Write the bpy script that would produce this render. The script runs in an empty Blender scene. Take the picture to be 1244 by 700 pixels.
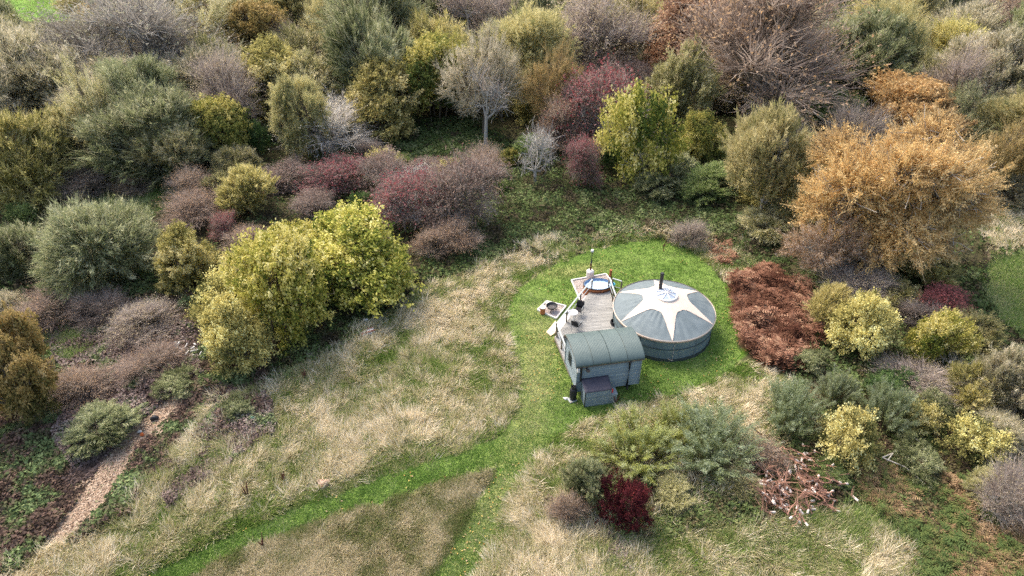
import bpy, bmesh, math, random
import numpy as np
from mathutils import Vector, Matrix, geometry

# ------------------------------------------------------------------ camera, world, light
F = 830.0; CAMH = 25.6; PITCH = math.radians(36)
CP, SP = math.cos(PITCH), math.sin(PITCH)
sc = bpy.context.scene
COL = sc.collection
cam = bpy.data.cameras.new('camera'); cam_o = bpy.data.objects.new('camera', cam); COL.objects.link(cam_o)
cam.sensor_width = 36.0; cam.lens = F / 1244 * 36; cam.clip_end = 3000; cam.clip_start = 0.5
cam_o.location = (0, 0, CAMH); cam_o.rotation_euler = (math.radians(90) - PITCH, 0, 0)
sc.camera = cam_o

SUN_EL, SUN_AZ = math.radians(52), math.radians(318)     # azimuth clockwise from +Y: behind-left of the camera's far side
w = bpy.data.worlds.new('World'); sc.world = w; w.use_nodes = True
nt = w.node_tree; bg = nt.nodes['Background']
sky = nt.nodes.new('ShaderNodeTexSky'); sky.sky_type = 'NISHITA'; sky.sun_disc = False
sky.sun_elevation = SUN_EL; sky.sun_rotation = SUN_AZ
sky.air_density = 1.2; sky.dust_density = 6.0; sky.ozone_density = 1.0
nt.links.new(sky.outputs[0], bg.inputs[0]); bg.inputs[1].default_value = 0.15
sl = bpy.data.lights.new('sun', 'SUN'); sl.energy = 1.05; sl.angle = math.radians(22); sl.color = (1, .95, .86)
so = bpy.data.objects.new('sun', sl); COL.objects.link(so)
sd = Vector((math.sin(SUN_AZ) * math.cos(SUN_EL), math.cos(SUN_AZ) * math.cos(SUN_EL), math.sin(SUN_EL)))
so.rotation_euler = sd.to_track_quat('Z', 'Y').to_euler(); so.location = (0, 0, 60)
vs = sc.view_settings
vs.view_transform = 'Standard'; vs.look = 'None'; vs.gamma = 1.0; vs.use_curve_mapping = False; vs.exposure = 1.33
cy = sc.cycles
cy.max_bounces = 6; cy.diffuse_bounces = 5; cy.glossy_bounces = 2; cy.transmission_bounces = 3; cy.transparent_max_bounces = 4
cy.use_denoising = False

R = np.random.default_rng(7)
random.seed(5)
PI = math.pi

# ------------------------------------------------------------------ projection helpers (where things stand on the ground)
def terr(x, y):
    x = np.asarray(x, float); y = np.asarray(y, float)
    d = np.hypot(x - 6.5, y - 30.5)
    k = np.clip((d - 8) / 14, 0, 1)
    far = np.clip((y - 110) / 200, 0, 1)
    return k * (.22 * np.sin(x * .21 + 1) * np.sin(y * .17) + .10 * np.sin(x * .53 + y * .4)) + far * 3.0

def G(u, v, z=0.0):
    u = np.asarray(u, float); v = np.asarray(v, float)
    x = (u - 622) / F; y = (350 - v) / F
    t = (CAMH - z) / (SP - y * CP)
    return x * t, (CP + y * SP) * t

def W(x, y, z=0.0):
    dz = z - CAMH
    dep = y * CP - dz * SP
    dep = np.where(dep < .1, .1, dep)
    up = y * SP + dz * CP
    return 622 + F * x / dep, 350 - F * up / dep

def inpoly(u, v, poly):
    inside = np.zeros(np.shape(u), bool)
    n = len(poly); j = n - 1
    for i in range(n):
        xi, yi = poly[i]; xj, yj = poly[j]
        c = ((yi > v) != (yj > v))
        with np.errstate(divide='ignore', invalid='ignore'):
            xx = (xj - xi) * (v - yi) / ((yj - yi) if yj != yi else 1e-9) + xi
        inside ^= c & (u < xx)
        j = i
    return inside

# value noise on numpy arrays
_NT = np.random.default_rng(99).random((256, 256))
def vn(x, y):
    xi = np.floor(x).astype(int); yi = np.floor(y).astype(int)
    fx = x - xi; fy = y - yi; fx = fx * fx * (3 - 2 * fx); fy = fy * fy * (3 - 2 * fy)
    a = _NT[xi & 255, yi & 255]; b = _NT[(xi + 1) & 255, yi & 255]; c = _NT[xi & 255, (yi + 1) & 255]; d = _NT[(xi + 1) & 255, (yi + 1) & 255]
    return (a * (1 - fx) + b * fx) * (1 - fy) + (c * (1 - fx) + d * fx) * fy
def fbm(x, y, o=3):
    s = 0; a = .5; t = 0
    for i in range(o):
        s = s + a * vn(x * 2 ** i + 17 * i, y * 2 ** i + 31 * i); t += a; a *= .55
    return s / t

# ------------------------------------------------------------------ materials
def lin(c): return tuple(((x / 255 + .055) / 1.055) ** 2.4 if x > 10 else x / 255 / 12.92 for x in c)
def newmat(name):
    m = bpy.data.materials.new(name); m.use_nodes = True
    nt = m.node_tree; nt.nodes.clear()
    return m, nt, nt.nodes, nt.links

def ramp(n, stops):
    r = n.new('ShaderNodeValToRGB'); e = r.color_ramp.elements
    while len(e) < len(stops): e.new(.5)
    for el, (p, c) in zip(e, stops): el.position = p; el.color = (*c[:3], 1)
    return r

def leafmat(name, cols, trans=.25, vary=.25):
    """colour by the 'tone' attribute of each leaf, plus a little from tree to tree"""
    m, t, n, l = newmat(name)
    a = n.new('ShaderNodeAttribute'); a.attribute_name = 'tone'
    stops = [(i / (len(cols) - 1), c) for i, c in enumerate(cols)]
    r = ramp(n, stops); l.new(a.outputs['Fac'], r.inputs[0])
    oi = n.new('ShaderNodeObjectInfo')
    mr = n.new('ShaderNodeMapRange'); mr.inputs[3].default_value = 1 - vary; mr.inputs[4].default_value = 1 + vary
    l.new(oi.outputs['Random'], mr.inputs[0])
    hs = n.new('ShaderNodeHueSaturation'); l.new(r.outputs[0], hs.inputs['Color']); l.new(mr.outputs[0], hs.inputs['Value'])
    mr2 = n.new('ShaderNodeMapRange'); mr2.inputs[3].default_value = .495; mr2.inputs[4].default_value = .505
    l.new(oi.outputs['Random'], mr2.inputs[0]); l.new(mr2.outputs[0], hs.inputs['Hue'])
    d = n.new('ShaderNodeBsdfDiffuse'); tr = n.new('ShaderNodeBsdfTranslucent'); mx = n.new('ShaderNodeMixShader')
    l.new(hs.outputs[0], d.inputs[0]); l.new(hs.outputs[0], tr.inputs[0]); mx.inputs[0].default_value = trans
    l.new(d.outputs[0], mx.inputs[1]); l.new(tr.outputs[0], mx.inputs[2])
    o = n.new('ShaderNodeOutputMaterial'); l.new(mx.outputs[0], o.inputs[0])
    return m

def surf(name, c, rough=.7, c2=None, scale=6, bump=.0, stretch=(1, 1, 1), metal=0., spec=.3, detail=5, objvary=0., coord='Object', mixpos=(.35, .7)):
    m, t, n, l = newmat(name)
    p = n.new('ShaderNodeBsdfPrincipled'); p.inputs['Roughness'].default_value = rough; p.inputs['Metallic'].default_value = metal
    p.inputs['Specular IOR Level'].default_value = spec
    tc = n.new('ShaderNodeTexCoord'); mp = n.new('ShaderNodeMapping'); mp.inputs['Scale'].default_value = stretch
    l.new(tc.outputs[coord], mp.inputs[0])
    nz = n.new('ShaderNodeTexNoise'); nz.inputs['Scale'].default_value = scale; nz.inputs['Detail'].default_value = detail; nz.inputs['Roughness'].default_value = .65
    l.new(mp.outputs[0], nz.inputs[0])
    c2 = c2 or tuple(x * .78 for x in c)
    r = ramp(n, [(mixpos[0], c2), (mixpos[1], c)]); l.new(nz.outputs[0], r.inputs[0])
    out = r.outputs[0]
    if objvary:
        oi = n.new('ShaderNodeObjectInfo'); mr = n.new('ShaderNodeMapRange'); mr.inputs[3].default_value = 1 - objvary; mr.inputs[4].default_value = 1 + objvary
        l.new(oi.outputs['Random'], mr.inputs[0]); hs = n.new('ShaderNodeHueSaturation'); l.new(out, hs.inputs['Color']); l.new(mr.outputs[0], hs.inputs['Value']); out = hs.outputs[0]
    l.new(out, p.inputs['Base Color'])
    if bump:
        b = n.new('ShaderNodeBump'); b.inputs['Strength'].default_value = bump; b.inputs['Distance'].default_value = .02
        l.new(nz.outputs[0], b.inputs['Height']); l.new(b.outputs[0], p.inputs['Normal'])
    o = n.new('ShaderNodeOutputMaterial'); l.new(p.outputs[0], o.inputs[0])
    return m

# ------------------------------------------------------------------ object helpers
def tag(o, label=None, cat=None, group=None, kind=None):
    if label: o['label'] = label
    if cat: o['category'] = cat
    if group: o['group'] = group
    if kind: o['kind'] = kind
    return o
def empty(name, loc, rz=0.):
    o = bpy.data.objects.new(name, None); COL.objects.link(o); o.location = loc; o.rotation_euler = (0, 0, rz); o.empty_display_size = .2
    return o
def link(name, me, mat=None, parent=None, smooth=False):
    o = bpy.data.objects.new(name, me); COL.objects.link(o)
    if mat is not None and len(me.materials) == 0: me.materials.append(mat)
    if parent is not None: o.parent = parent
    if smooth: me.shade_smooth()
    return o
def np_mesh(name, V, faces_n, idx, tone=None, col=None):
    """V (n,3); faces all of size faces_n; idx flat"""
    me = bpy.data.meshes.new(name)
    nf = len(idx) // faces_n
    me.vertices.add(len(V)); me.vertices.foreach_set('co', np.ascontiguousarray(V, np.float32).ravel())
    me.loops.add(len(idx)); me.loops.foreach_set('vertex_index', np.ascontiguousarray(idx, np.int32))
    me.polygons.add(nf); me.polygons.foreach_set('loop_start', np.arange(0, nf * faces_n, faces_n, dtype=np.int32))
    me.update(calc_edges=True)
    if tone is not None:
        a = me.attributes.new('tone', 'FLOAT', 'FACE'); a.data.foreach_set('value', np.ascontiguousarray(np.clip(tone, 0, 1), np.float32))
    if col is not None:
        a = me.attributes.new('col', 'FLOAT_COLOR', 'POINT'); a.data.foreach_set('color', np.ascontiguousarray(col, np.float32).ravel())
    return me

class MB:
    def __init__(s): s.v = []; s.f = []
    def add(s, vs, fs):
        b = len(s.v); s.v += [tuple(v) for v in vs]; s.f += [tuple(b + i for i in f) for f in fs]
    def box(s, c, d, rz=0., tilt=None):
        cx, cy, cz = c; x, y, z = (k / 2 for k in d)
        M = Matrix.Rotation(rz, 3, 'Z')
        if tilt: M = M @ Matrix.Rotation(tilt[0], 3, 'X') @ Matrix.Rotation(tilt[1], 3, 'Y')
        pts = [Vector(c) + M @ Vector(p) for p in [(-x, -y, -z), (x, -y, -z), (x, y, -z), (-x, y, -z), (-x, -y, z), (x, -y, z), (x, y, z), (-x, y, z)]]
        s.add(pts, [(0, 3, 2, 1), (4, 5, 6, 7), (0, 1, 5, 4), (1, 2, 6, 5), (2, 3, 7, 6), (3, 0, 4, 7)])
    def beam(s, a, b, wd, ht=None):
        a = Vector(a); b = Vector(b); d = b - a; L = d.length; d.normalize(); ht = ht or wd
        side = d.cross(Vector((0, 0, 1)))
        if side.length < 1e-3: side = Vector((1, 0, 0))
        side.normalize(); up = side.cross(d); side *= wd / 2; up *= ht / 2
        p = [a - side - up, a + side - up, a + side + up, a - side + up, b - side - up, b + side - up, b + side + up, b - side + up]
        s.add(p, [(0, 3, 2, 1), (4, 5, 6, 7), (0, 1, 5, 4), (1, 2, 6, 5), (2, 3, 7, 6), (3, 0, 4, 7)])
    def tube(s, pts, rad, n=8, cap=True):
        pts = [Vector(p) for p in pts]; rad = rad if hasattr(rad, '__len__') else [rad] * len(pts)
        rings = []
        for i, p in enumerate(pts):
            d = (pts[min(i + 1, len(pts) - 1)] - pts[max(i - 1, 0)]).normalized()
            a = d.cross(Vector((0, 0, 1)));
            if a.length < 1e-3: a = Vector((1, 0, 0))
            a.normalize(); b = d.cross(a)
            rings.append([p + (a * math.cos(2 * PI * k / n) + b * math.sin(2 * PI * k / n)) * rad[i] for k in range(n)])
        vs = [q for r in rings for q in r]; fs = []
        for i in range(len(pts) - 1):
            for k in range(n):
                fs.append((i * n + k, i * n + (k + 1) % n, (i + 1) * n + (k + 1) % n, (i + 1) * n + k))
        if cap: fs += [tuple(range(n - 1, -1, -1)), tuple((len(pts) - 1) * n + k for k in range(n))]
        s.add(vs, fs)
    def lathe(s, prof, n=32, c=(0, 0, 0), close=False, sx=1, sy=1):
        vs = []; fs = []
        for r, z in prof:
            for k in range(n):
                a = 2 * PI * k / n; vs.append((c[0] + r * math.cos(a) * sx, c[1] + r * math.sin(a) * sy, c[2] + z))
        m = len(prof)
        for i in range(m - 1):
            for k in range(n):
                fs.append((i * n + k, i * n + (k + 1) % n, (i + 1) * n + (k + 1) % n, (i + 1) * n + k))
        if close: fs += [tuple(range(n - 1, -1, -1)), tuple((m - 1) * n + k for k in range(n))]
        s.add(vs, fs)
    def prism(s, poly, z0, z1):
        n = len(poly); vs = [(x, y, z0) for x, y in poly] + [(x, y, z1) for x, y in poly]
        s.add(vs, [tuple(range(n - 1, -1, -1)), tuple(range(n, 2 * n))] + [(i, (i + 1) % n, n + (i + 1) % n, n + i) for i in range(n)])
    def blob(s, c, r, seed=0, rough=.25, sub=2):
        bm = bmesh.new(); bmesh.ops.create_icosphere(bm, subdivisions=sub, radius=1)
        rr = random.Random(seed)
        ph = [rr.uniform(0, 6) for _ in range(6)]
        for v in bm.verts:
            k = 1 + rough * (math.sin(v.co.x * 3 + ph[0]) * math.sin(v.co.y * 2.6 + ph[1]) + .6 * math.sin(v.co.z * 4 + ph[2] + v.co.x * 3))
            v.co = Vector((v.co.x * r[0] * k + c[0], v.co.y * r[1] * k + c[1], v.co.z * r[2] * k + c[2]))
        s.add([v.co for v in bm.verts], [tuple(v.index for v in f.verts) for f in bm.faces]); bm.free()
    def mesh(s, name='mesh'):
        me = bpy.data.meshes.new(name); me.from_pydata(s.v, [], s.f); me.update(); return me
    def build(s, name, mat, parent=None, smooth=False, bevel=0., loc=None):
        me = s.mesh(name); o = link(name, me, mat, parent)
        if smooth:
            me.shade_smooth()
            try: me.set_sharp_from_angle(angle=math.radians(40))
            except Exception: pass
        if bevel:
            b = o.modifiers.new('bevel', 'BEVEL'); b.width = bevel; b.segments = 1; b.limit_method = 'ANGLE'
        if loc: o.location = loc
        return o

# ------------------------------------------------------------------ regions of the ground (traced along the real borders, projected onto the ground)
LAWN = [(498, 750), (525, 700), (545, 672), (572, 628), (598, 590), (611, 570), (600, 570), (560, 578), (500, 596), (420, 622), (330, 655), (270, 678), (232, 700), (150, 735),
        (70, 740), (165, 700), (230, 672), (300, 642), (370, 615), (440, 588), (510, 563), (565, 548), (603, 535), (622, 518), (631, 490), (629, 450), (619, 410), (615, 380), (625, 356),
        (650, 336), (685, 318), (720, 304), (760, 296), (800, 293), (840, 306), (865, 325), (880, 345), (886, 370), (893, 400), (898, 430), (890, 450), (865, 463), (820, 478),
        (780, 490), (740, 501), (700, 515), (668, 535), (645, 562), (628, 590), (610, 625), (596, 660), (580, 700), (560, 750)]
FIELD = [(620, 525), (565, 548), (440, 588), (300, 642), (165, 700), (60, 745), (-80, 745), (-10, 700), (40, 680), (130, 635), (175, 590), (200, 560), (235, 540), (262, 490), (330, 465), (400, 430), (450, 395), (510, 352), (550, 338), (600, 318),
         (660, 292), (740, 282), (800, 268), (850, 275), (870, 300), (860, 325), (800, 295), (720, 304), (650, 336), (615, 380), (632, 470)]
WEDGE = [(605, 570), (560, 578), (420, 622), (270, 678), (150, 750), (498, 750), (560, 650)]
LOWER = [(580, 750), (580, 700), (610, 625), (645, 562), (700, 515), (780, 490), (865, 463), (900, 440), (960, 470), (960, 500), (900, 560), (860, 620), (900, 640), (1000, 620), (1090, 640), (1120, 700), (1140, 760)]
TRACK = [(248, 455), (238, 480), (202, 512), (167, 546), (140, 591), (114, 630), (79, 670), (50, 707), (10, 735), (14, 716), (46, 678), (82, 630), (108, 588), (128, 556), (162, 520), (200, 493), (237, 462)]
BRAM_L = [(-60, 420), (60, 330), (230, 300), (245, 400), (330, 430), (320, 490), (250, 560), (190, 600), (130, 640), (40, 690), (-100, 740)]
BRAM_C = [(540, 200), (640, 190), (900, 170), (900, 260), (880, 300), (800, 275), (700, 292), (620, 310), (540, 340), (500, 300)]
CLEAR = [(470, 150), (560, 140), (620, 170), (610, 210), (540, 200), (470, 190)]
GREENS = [[(60, 260), (150, 235), (270, 222), (250, 240), (160, 270), (110, 300)], [(60, 400), (110, 400), (95, 430), (55, 425)], [(1195, 325), (1300, 300), (1300, 420), (1215, 390)],
          [(-200, -20), (95, -20), (80, 24), (-200, 40)], [(860, 640), (1080, 620), (1100, 660), (880, 680)]]
BRACK = [(886, 345), (900, 332), (925, 328), (948, 338), (955, 360), (955, 395), (970, 432), (962, 450), (930, 448), (906, 425), (890, 385)]
BRACK2 = [(1030, 580), (1110, 560), (1244, 620), (1320, 760), (1140, 760), (1110, 680)]
PINKDIRT = [(1195, 250), (1280, 235), (1290, 300), (1205, 330)]

def ground_col(x, y):
    """base colours of the earth and turf underneath the plants"""
    u, v = W(x, y, 0)
    n1 = fbm(x * .35, y * .35, 4); n2 = fbm(x * 1.1 + 50, y * 1.1, 3)
    u = u + (n2 - .5) * 22; v = v + (n1 - .5) * 16
    def C(a, b, k): k = np.clip(k, 0, 1)[:, None]; return np.array(a)[None] * (1 - k) + np.array(b)[None] * k
    c = C((.045, .04, .022), (.09, .085, .04), (n1 - .3) * 2.5)
    def put(poly, cc):
        m = inpoly(u, v, poly); c[m] = cc[m]
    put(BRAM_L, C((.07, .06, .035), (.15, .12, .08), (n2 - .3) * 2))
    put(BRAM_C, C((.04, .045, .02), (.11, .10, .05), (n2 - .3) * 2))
    put(CLEAR, C((.05, .08, .02), (.09, .14, .03), (n2 - .3) * 2))
    put(FIELD, C((.15, .21, .055), (.36, .31, .16), (n2 - .3) * 2.4))
    put(WEDGE, C((.15, .19, .06), (.30, .27, .14), (n2 - .3) * 2.4))
    put(LOWER, C((.13, .20, .05), (.34, .30, .15), (n2 - .35) * 2.6))
    for g in GREENS: put(g, C((.10, .21, .03), (.22, .38, .07), (n2 - .3) * 2))
    put(BRACK, C((.11, .045, .02), (.16, .065, .035), n2))
    put(BRACK2, C((.10, .06, .025), (.14, .12, .04), n2))
    put(PINKDIRT, C((.24, .19, .12), (.36, .29, .21), n2))
    put(TRACK, C((.16, .12, .08), (.32, .24, .17), (n2 - .3) * 2))
    put(LAWN, C((.09, .19, .02), (.14, .25, .04), (n2 - .3) * 2))
    far = y > 112
    c[far] = C((.12, .26, .035), (.18, .34, .06), n1)[far]
    return np.concatenate([c, np.ones((len(c), 1))], 1)

def groundmat(name, lawn=False):
    m, t, n, l = newmat(name)
    p = n.new('ShaderNodeBsdfPrincipled'); p.inputs['Roughness'].default_value = .95; p.inputs['Specular IOR Level'].default_value = .1
    a = n.new('ShaderNodeAttribute'); a.attribute_name = 'col'
    tc = n.new('ShaderNodeTexCoord')
    nz = n.new('ShaderNodeTexNoise'); nz.inputs['Scale'].default_value = 3.5; nz.inputs['Detail'].default_value = 9; nz.inputs['Roughness'].default_value = .75
    l.new(tc.outputs['Object'], nz.inputs[0])
    mr = n.new('ShaderNodeMapRange'); mr.inputs[1].default_value = .3; mr.inputs[2].default_value = .7; mr.inputs[3].default_value = .5; mr.inputs[4].default_value = 1.45
    l.new(nz.outputs[0], mr.inputs[0])
    hs = n.new('ShaderNodeHueSaturation'); l.new(a.outputs['Color'], hs.inputs['Color']); l.new(mr.outputs[0], hs.inputs['Value'])
    l.new(hs.outputs[0], p.inputs['Base Color'])
    b = n.new('ShaderNodeBump'); b.inputs['Strength'].default_value = .8; b.inputs['Distance'].default_value = .08
    l.new(nz.outputs[0], b.inputs['Height']); l.new(b.outputs[0], p.inputs['Normal'])
    o = n.new('ShaderNodeOutputMaterial'); l.new(p.outputs[0], o.inputs[0])
    return m
M_ground = groundmat('earth_and_turf')

def grid_ground():
    xs = np.concatenate([np.linspace(-900, -115, 12), np.arange(-110, 110.1, .5), np.linspace(115, 900, 12)])
    ys = np.concatenate([np.linspace(-400, -5, 12), np.arange(0, 135, .5), np.linspace(140, 1600, 24)])
    X, Y = np.meshgrid(xs, ys); nx, ny = len(xs), len(ys)
    x = X.ravel(); y = Y.ravel(); z = terr(x, y)
    i = (np.arange(ny - 1)[:, None] * nx + np.arange(nx - 1)[None]).ravel()
    idx = np.stack([i, i + 1, i + nx + 1, i + nx], 1).ravel()
    me = np_mesh('ground', np.stack([x, y, z], 1), 4, idx, col=ground_col(x, y))
    me.shade_smooth()
    o = link('ground', me, M_ground); tag(o, kind='structure')
grid_ground()

def sheet(name, poly_px, lift, step, colf, mat):
    P = [Vector(G(u, v)) for u, v in poly_px]
    # resample the border
    B = []
    for i in range(len(P)):
        a, b = P[i], P[(i + 1) % len(P)]; k = max(1, int((b - a).length / step))
        for j in range(k):
            q = a.lerp(b, j / k); B.append(q)
    bx = np.array([p.x for p in B]); by = np.array([p.y for p in B])
    wob = .35 * (vn(bx * 1.7, by * 1.7) - .5)
    B = [Vector((x + k, y + k2)) for x, y, k, k2 in zip(bx, by, wob, .35 * (vn(bx * 1.7 + 40, by * 1.7) - .5))]
    poly = [(p.x, p.y) for p in B]
    xs = np.arange(bx.min(), bx.max(), step); ys = np.arange(by.min(), by.max(), step)
    X, Y = np.meshgrid(xs, ys); X = X.ravel() + .01; Y = Y.ravel() + .01
    ins = inpoly(X, Y, poly)
    X, Y = X[ins], Y[ins]
    # keep off the border
    d = np.full(len(X), 9.)
    for px, py in poly: d = np.minimum(d, np.hypot(X - px, Y - py))
    X, Y = X[d > step * .5], Y[d > step * .5]
    vin = B + [Vector((a, b)) for a, b in zip(X, Y)]
    n = len(B)
    r = geometry.delaunay_2d_cdt(vin, [(i, (i + 1) % n) for i in range(n)], [], 1, 1e-4)
    v = np.array([(q[0], q[1]) for q in r[0]])
    me = bpy.data.meshes.new(name)
    me.from_pydata([(a, b, float(terr(a, b)) + lift) for a, b in v], [], [f for f in r[2]])
    a = me.attributes.new('col', 'FLOAT_COLOR', 'POINT'); a.data.foreach_set('color', np.ascontiguousarray(colf(v[:, 0], v[:, 1]), np.float32).ravel())
    me.shade_smooth()
    o = link(name, me, mat); tag(o, kind='structure')
    return poly

def lawn_col(x, y):
    u, v = W(x, y, 0)
    n = fbm(x * .8, y * .8, 4); m = fbm(x * .25 + 9, y * .25, 3)
    k = np.clip((n - .3) * 2, 0, 1)[:, None]
    c = np.array((.11, .18, .035)) * (1 - k) + np.array((.18, .26, .06)) * k
    # worn and yellowed where people walk: down the main path
    ctr = np.interp(v, [330, 400, 480, 560, 640, 720], [640, 655, 650, 625, 585, 550])
    wear = np.exp(-((u - ctr) / 26) ** 2) * np.clip((v - 350) / 60, 0, 1) * (.35 + n)
    wear = np.maximum(wear, np.exp(-((u - 700) / 42) ** 2 - ((v - 329 + (u - 700) * .16) / 6) ** 2) * 1.3)
    wear = np.clip(wear, 0, .85)[:, None]
    c = c * (1 - wear) + np.array((.27, .27, .10)) * wear
    return np.concatenate([c, np.ones((len(c), 1))], 1)
lawn_poly = sheet('mown_lawn_path', LAWN, .03, .45, lawn_col, M_ground)
def track_col(x, y):
    n = fbm(x * 1.5, y * 1.5, 3)[:, None]
    c = np.array((.20, .13, .085)) * (1 - n) + np.array((.46, .34, .24)) * n
    return np.concatenate([c, np.ones((len(c), 1))], 1)
sheet('dirt_track', TRACK, .03, .5, track_col, M_ground)

# ------------------------------------------------------------------ ground plants (uncountable): blades, leaves, fronds
def rand_dirs(n, rng):
    v = rng.normal(size=(n, 3)); return v / np.linalg.norm(v, axis=1, keepdims=True)
def nrm(v): return v / np.maximum(np.linalg.norm(v, axis=1, keepdims=True), 1e-9)

def sample_px(poly, n, rng, wob=10):
    P = np.array(poly); lo = P.min(0); hi = P.max(0)
    ou, ov = [], []; c = 0
    while c < n:
        u = rng.uniform(lo[0], hi[0], n); v = rng.uniform(lo[1], hi[1], n)
        du = (fbm(u * .06, v * .06) - .5) * 2 * wob; dv = (fbm(u * .06 + 70, v * .06) - .5) * 2 * wob
        m = inpoly(u + du, v + dv, poly)
        ou.append(u[m]); ov.append(v[m]); c += m.sum()
        if m.sum() == 0: break
    u = np.concatenate(ou)[:n]; v = np.concatenate(ov)[:n]
    return u, v

KEEP = [(8.74, 31.08, 2.95), (4.4, 27.1, 1.5), (5.3, 27.3, 1.5), (4.7, 30.5, 1.6), (4.9, 32.5, 1.3), (5.2, 34.5, 1.2), (3.6, 30.2, .9), (2.4, 32.6, .55), (4.2, 25.6, .7)]   # world discs where long grass does not grow: (x, y, r)
def keepout(x, y, z=0):
    m = np.ones(len(x), bool)
    for kx, ky, kr in KEEP: m &= (np.hypot(x - kx, y - ky) > kr)
    return m

def blades(name, groups, mat, label, rng, extra_tag='grass'):
    """groups: list of (x, y, nb, length, width, leanvec(n,2), leanamt, spread, tone)"""
    VV, TT = [], []
    for (x, y, nb, ln, wd, lean, spread, up, tone, z0) in groups:
        n = len(x)
        bx = np.repeat(x, nb) + rng.normal(0, spread, n * nb); by = np.repeat(y, nb) + rng.normal(0, spread, n * nb)
        z = terr(bx, by) + z0
        L = np.repeat(ln, nb) * rng.uniform(.55, 1.25, n * nb)
        tl = rng.normal(0, .6, (n, 2))
        d = np.stack([np.repeat(lean[:, 0] + tl[:, 0], nb) + rng.normal(0, .2, n * nb), np.repeat(lean[:, 1] + tl[:, 1], nb) + rng.normal(0, .2, n * nb), np.full(n * nb, up) + rng.uniform(-.1, .35, n * nb)], 1)
        d = nrm(d)
        side = nrm(np.cross(d, rand_dirs(n * nb, rng))) * (np.repeat(wd, nb) * rng.uniform(.6, 1.3, n * nb))[:, None] * .5
        b = np.stack([bx, by, z], 1)
        mid = b + d * (L * .55)[:, None]
        tip = b + d * L[:, None]; tip[:, 2] -= L * .22 * (1 - d[:, 2]); tip[:, 2] = np.maximum(tip[:, 2], z + .13 + .1 * rng.random(len(z))) if up < .75 else tip[:, 2]
        t = np.repeat(tone + rng.normal(0, .22, n), nb) + rng.normal(0, .05, n * nb)
        VV.append(np.stack([b - side, b + side, tip], 1).reshape(-1, 3)); TT.append(t)
    V = np.concatenate(VV); T = np.concatenate(TT)
    me = np_mesh(name, V, 3, np.arange(len(V)), tone=T)
    o = link(name, me, mat); tag(o, label, extra_tag, kind='stuff'); return o

STRAW = leafmat('straw_grass', [(.14, .23, .045), (.24, .31, .08), (.42, .38, .20), (.64, .56, .38), (.86, .77, .60)], .35, 0)
BROWNG = leafmat('brown_meadow_grass', [(.15, .21, .06), (.23, .26, .09), (.33, .31, .15), (.50, .43, .27), (.70, .62, .44)], .35, 0)
GREENG = leafmat('green_lawn_grass', [(.08, .15, .03), (.125, .225, .045), (.18, .29, .065), (.26, .36, .11), (.42, .43, .22)], .3, 0)

def lean_field(x, y, amt):
    a = fbm(x * .18, y * .18, 2) * 9 + fbm(x * .7, y * .7, 2) * 4
    return np.stack([np.cos(a), np.sin(a)], 1) * (amt * (0.4 + fbm(x * .4 + 5, y * .4, 2)))[:, None]

def meadow(poly, n, nb, rng, ln=(.35, .8), wd=.035, amt=1.0, up=.55, bias=0., spread=.16, gr=None):
    u, v = sample_px(poly, n, rng); x, y = G(u, v)
    lv = lean_field(x, y, amt); tu, tv = W(x + lv[:, 0] * .25, y + lv[:, 1] * .25)
    m = keepout(x, y) & ~inpoly(u, v, LAWN) & ~inpoly(tu, tv, LAWN); x, y = x[m], y[m]
    nn = fbm(x * .4, y * .4, 3); n2 = fbm(x * 1.5 + 31, y * 1.5, 3)
    n3 = vn(x * 2.6 + 9, y * 2.6); tone = .22 + .75 * (nn - .25) + 1.15 * (n2 - .5) + .35 * (n3 - .5) + bias
    if gr is not None: tone -= gr(u[m], v[m])
    tone = np.clip(tone, .03, .9)
    L = ln[0] + (ln[1] - ln[0]) * np.clip(tone * 1.2, 0, 1)
    uu, vv_ = u[m], v[m]; edge = inpoly(uu, vv_ + 8, LAWN) | inpoly(uu + 6, vv_ + 4, LAWN) | inpoly(uu, vv_ - 4, LAWN) | inpoly(uu - 7, vv_, LAWN)
    tone = np.where(edge, tone * .55, tone); L = np.where(edge, L * .5, L)
    return (x, y, nb, L, np.full(len(x), wd), lean_field(x, y, amt), spread, up, tone, .0)

lr = np.random.default_rng(3)
def field_green(u, v):
    g = np.zeros(len(u))
    for cu, cv, su, sv, k in [(590, 480, 30, 26, .3), (500, 470, 28, 12, .3), (560, 345, 40, 10, .15), (470, 440, 40, 12, .25), (345, 487, 30, 14, .35), (260, 570, 30, 12, .35), (640, 330, 60, 14, .15), (600, 400, 12, 40, .3)]:
        g += k * np.exp(-((u - cu) / su) ** 2 - ((v - cv) / sv) ** 2)
    g += .2 * np.exp(-((v - np.interp(u, [165, 300, 440, 565, 620], [690, 632, 578, 538, 515])) / 8) ** 2)
    return g
blades('dry_meadow_grass', [meadow(FIELD, 17000, 17, lr, ln=(.3, .78), wd=.048, up=.36, amt=.9, bias=.22, spread=.12, gr=field_green)], STRAW, 'long straw-coloured grass over the sloping meadow left of the yurt', lr)
blades('brown_meadow_grass', [meadow(WEDGE, 9500, 12, lr, ln=(.12, .32), wd=.04, up=.5, amt=.5, bias=.26, spread=.12)], BROWNG, 'shorter brown-green meadow grass between the two mown paths', lr)
def low_green(u, v):
    g = np.zeros(len(u))
    for cu, cv, su, sv, k in [(1040, 640, 70, 26, .45), (880, 640, 80, 30, .36), (800, 690, 70, 26, .3), (900, 455, 40, 12, .35), (720, 540, 30, 20, .15), (1000, 690, 120, 20, .15)]:
        g += k * (.5 + fbm(u * .05, v * .05)) * np.exp(-((u - cu) / su) ** 2 - ((v - cv) / sv) ** 2)
    return g
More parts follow.
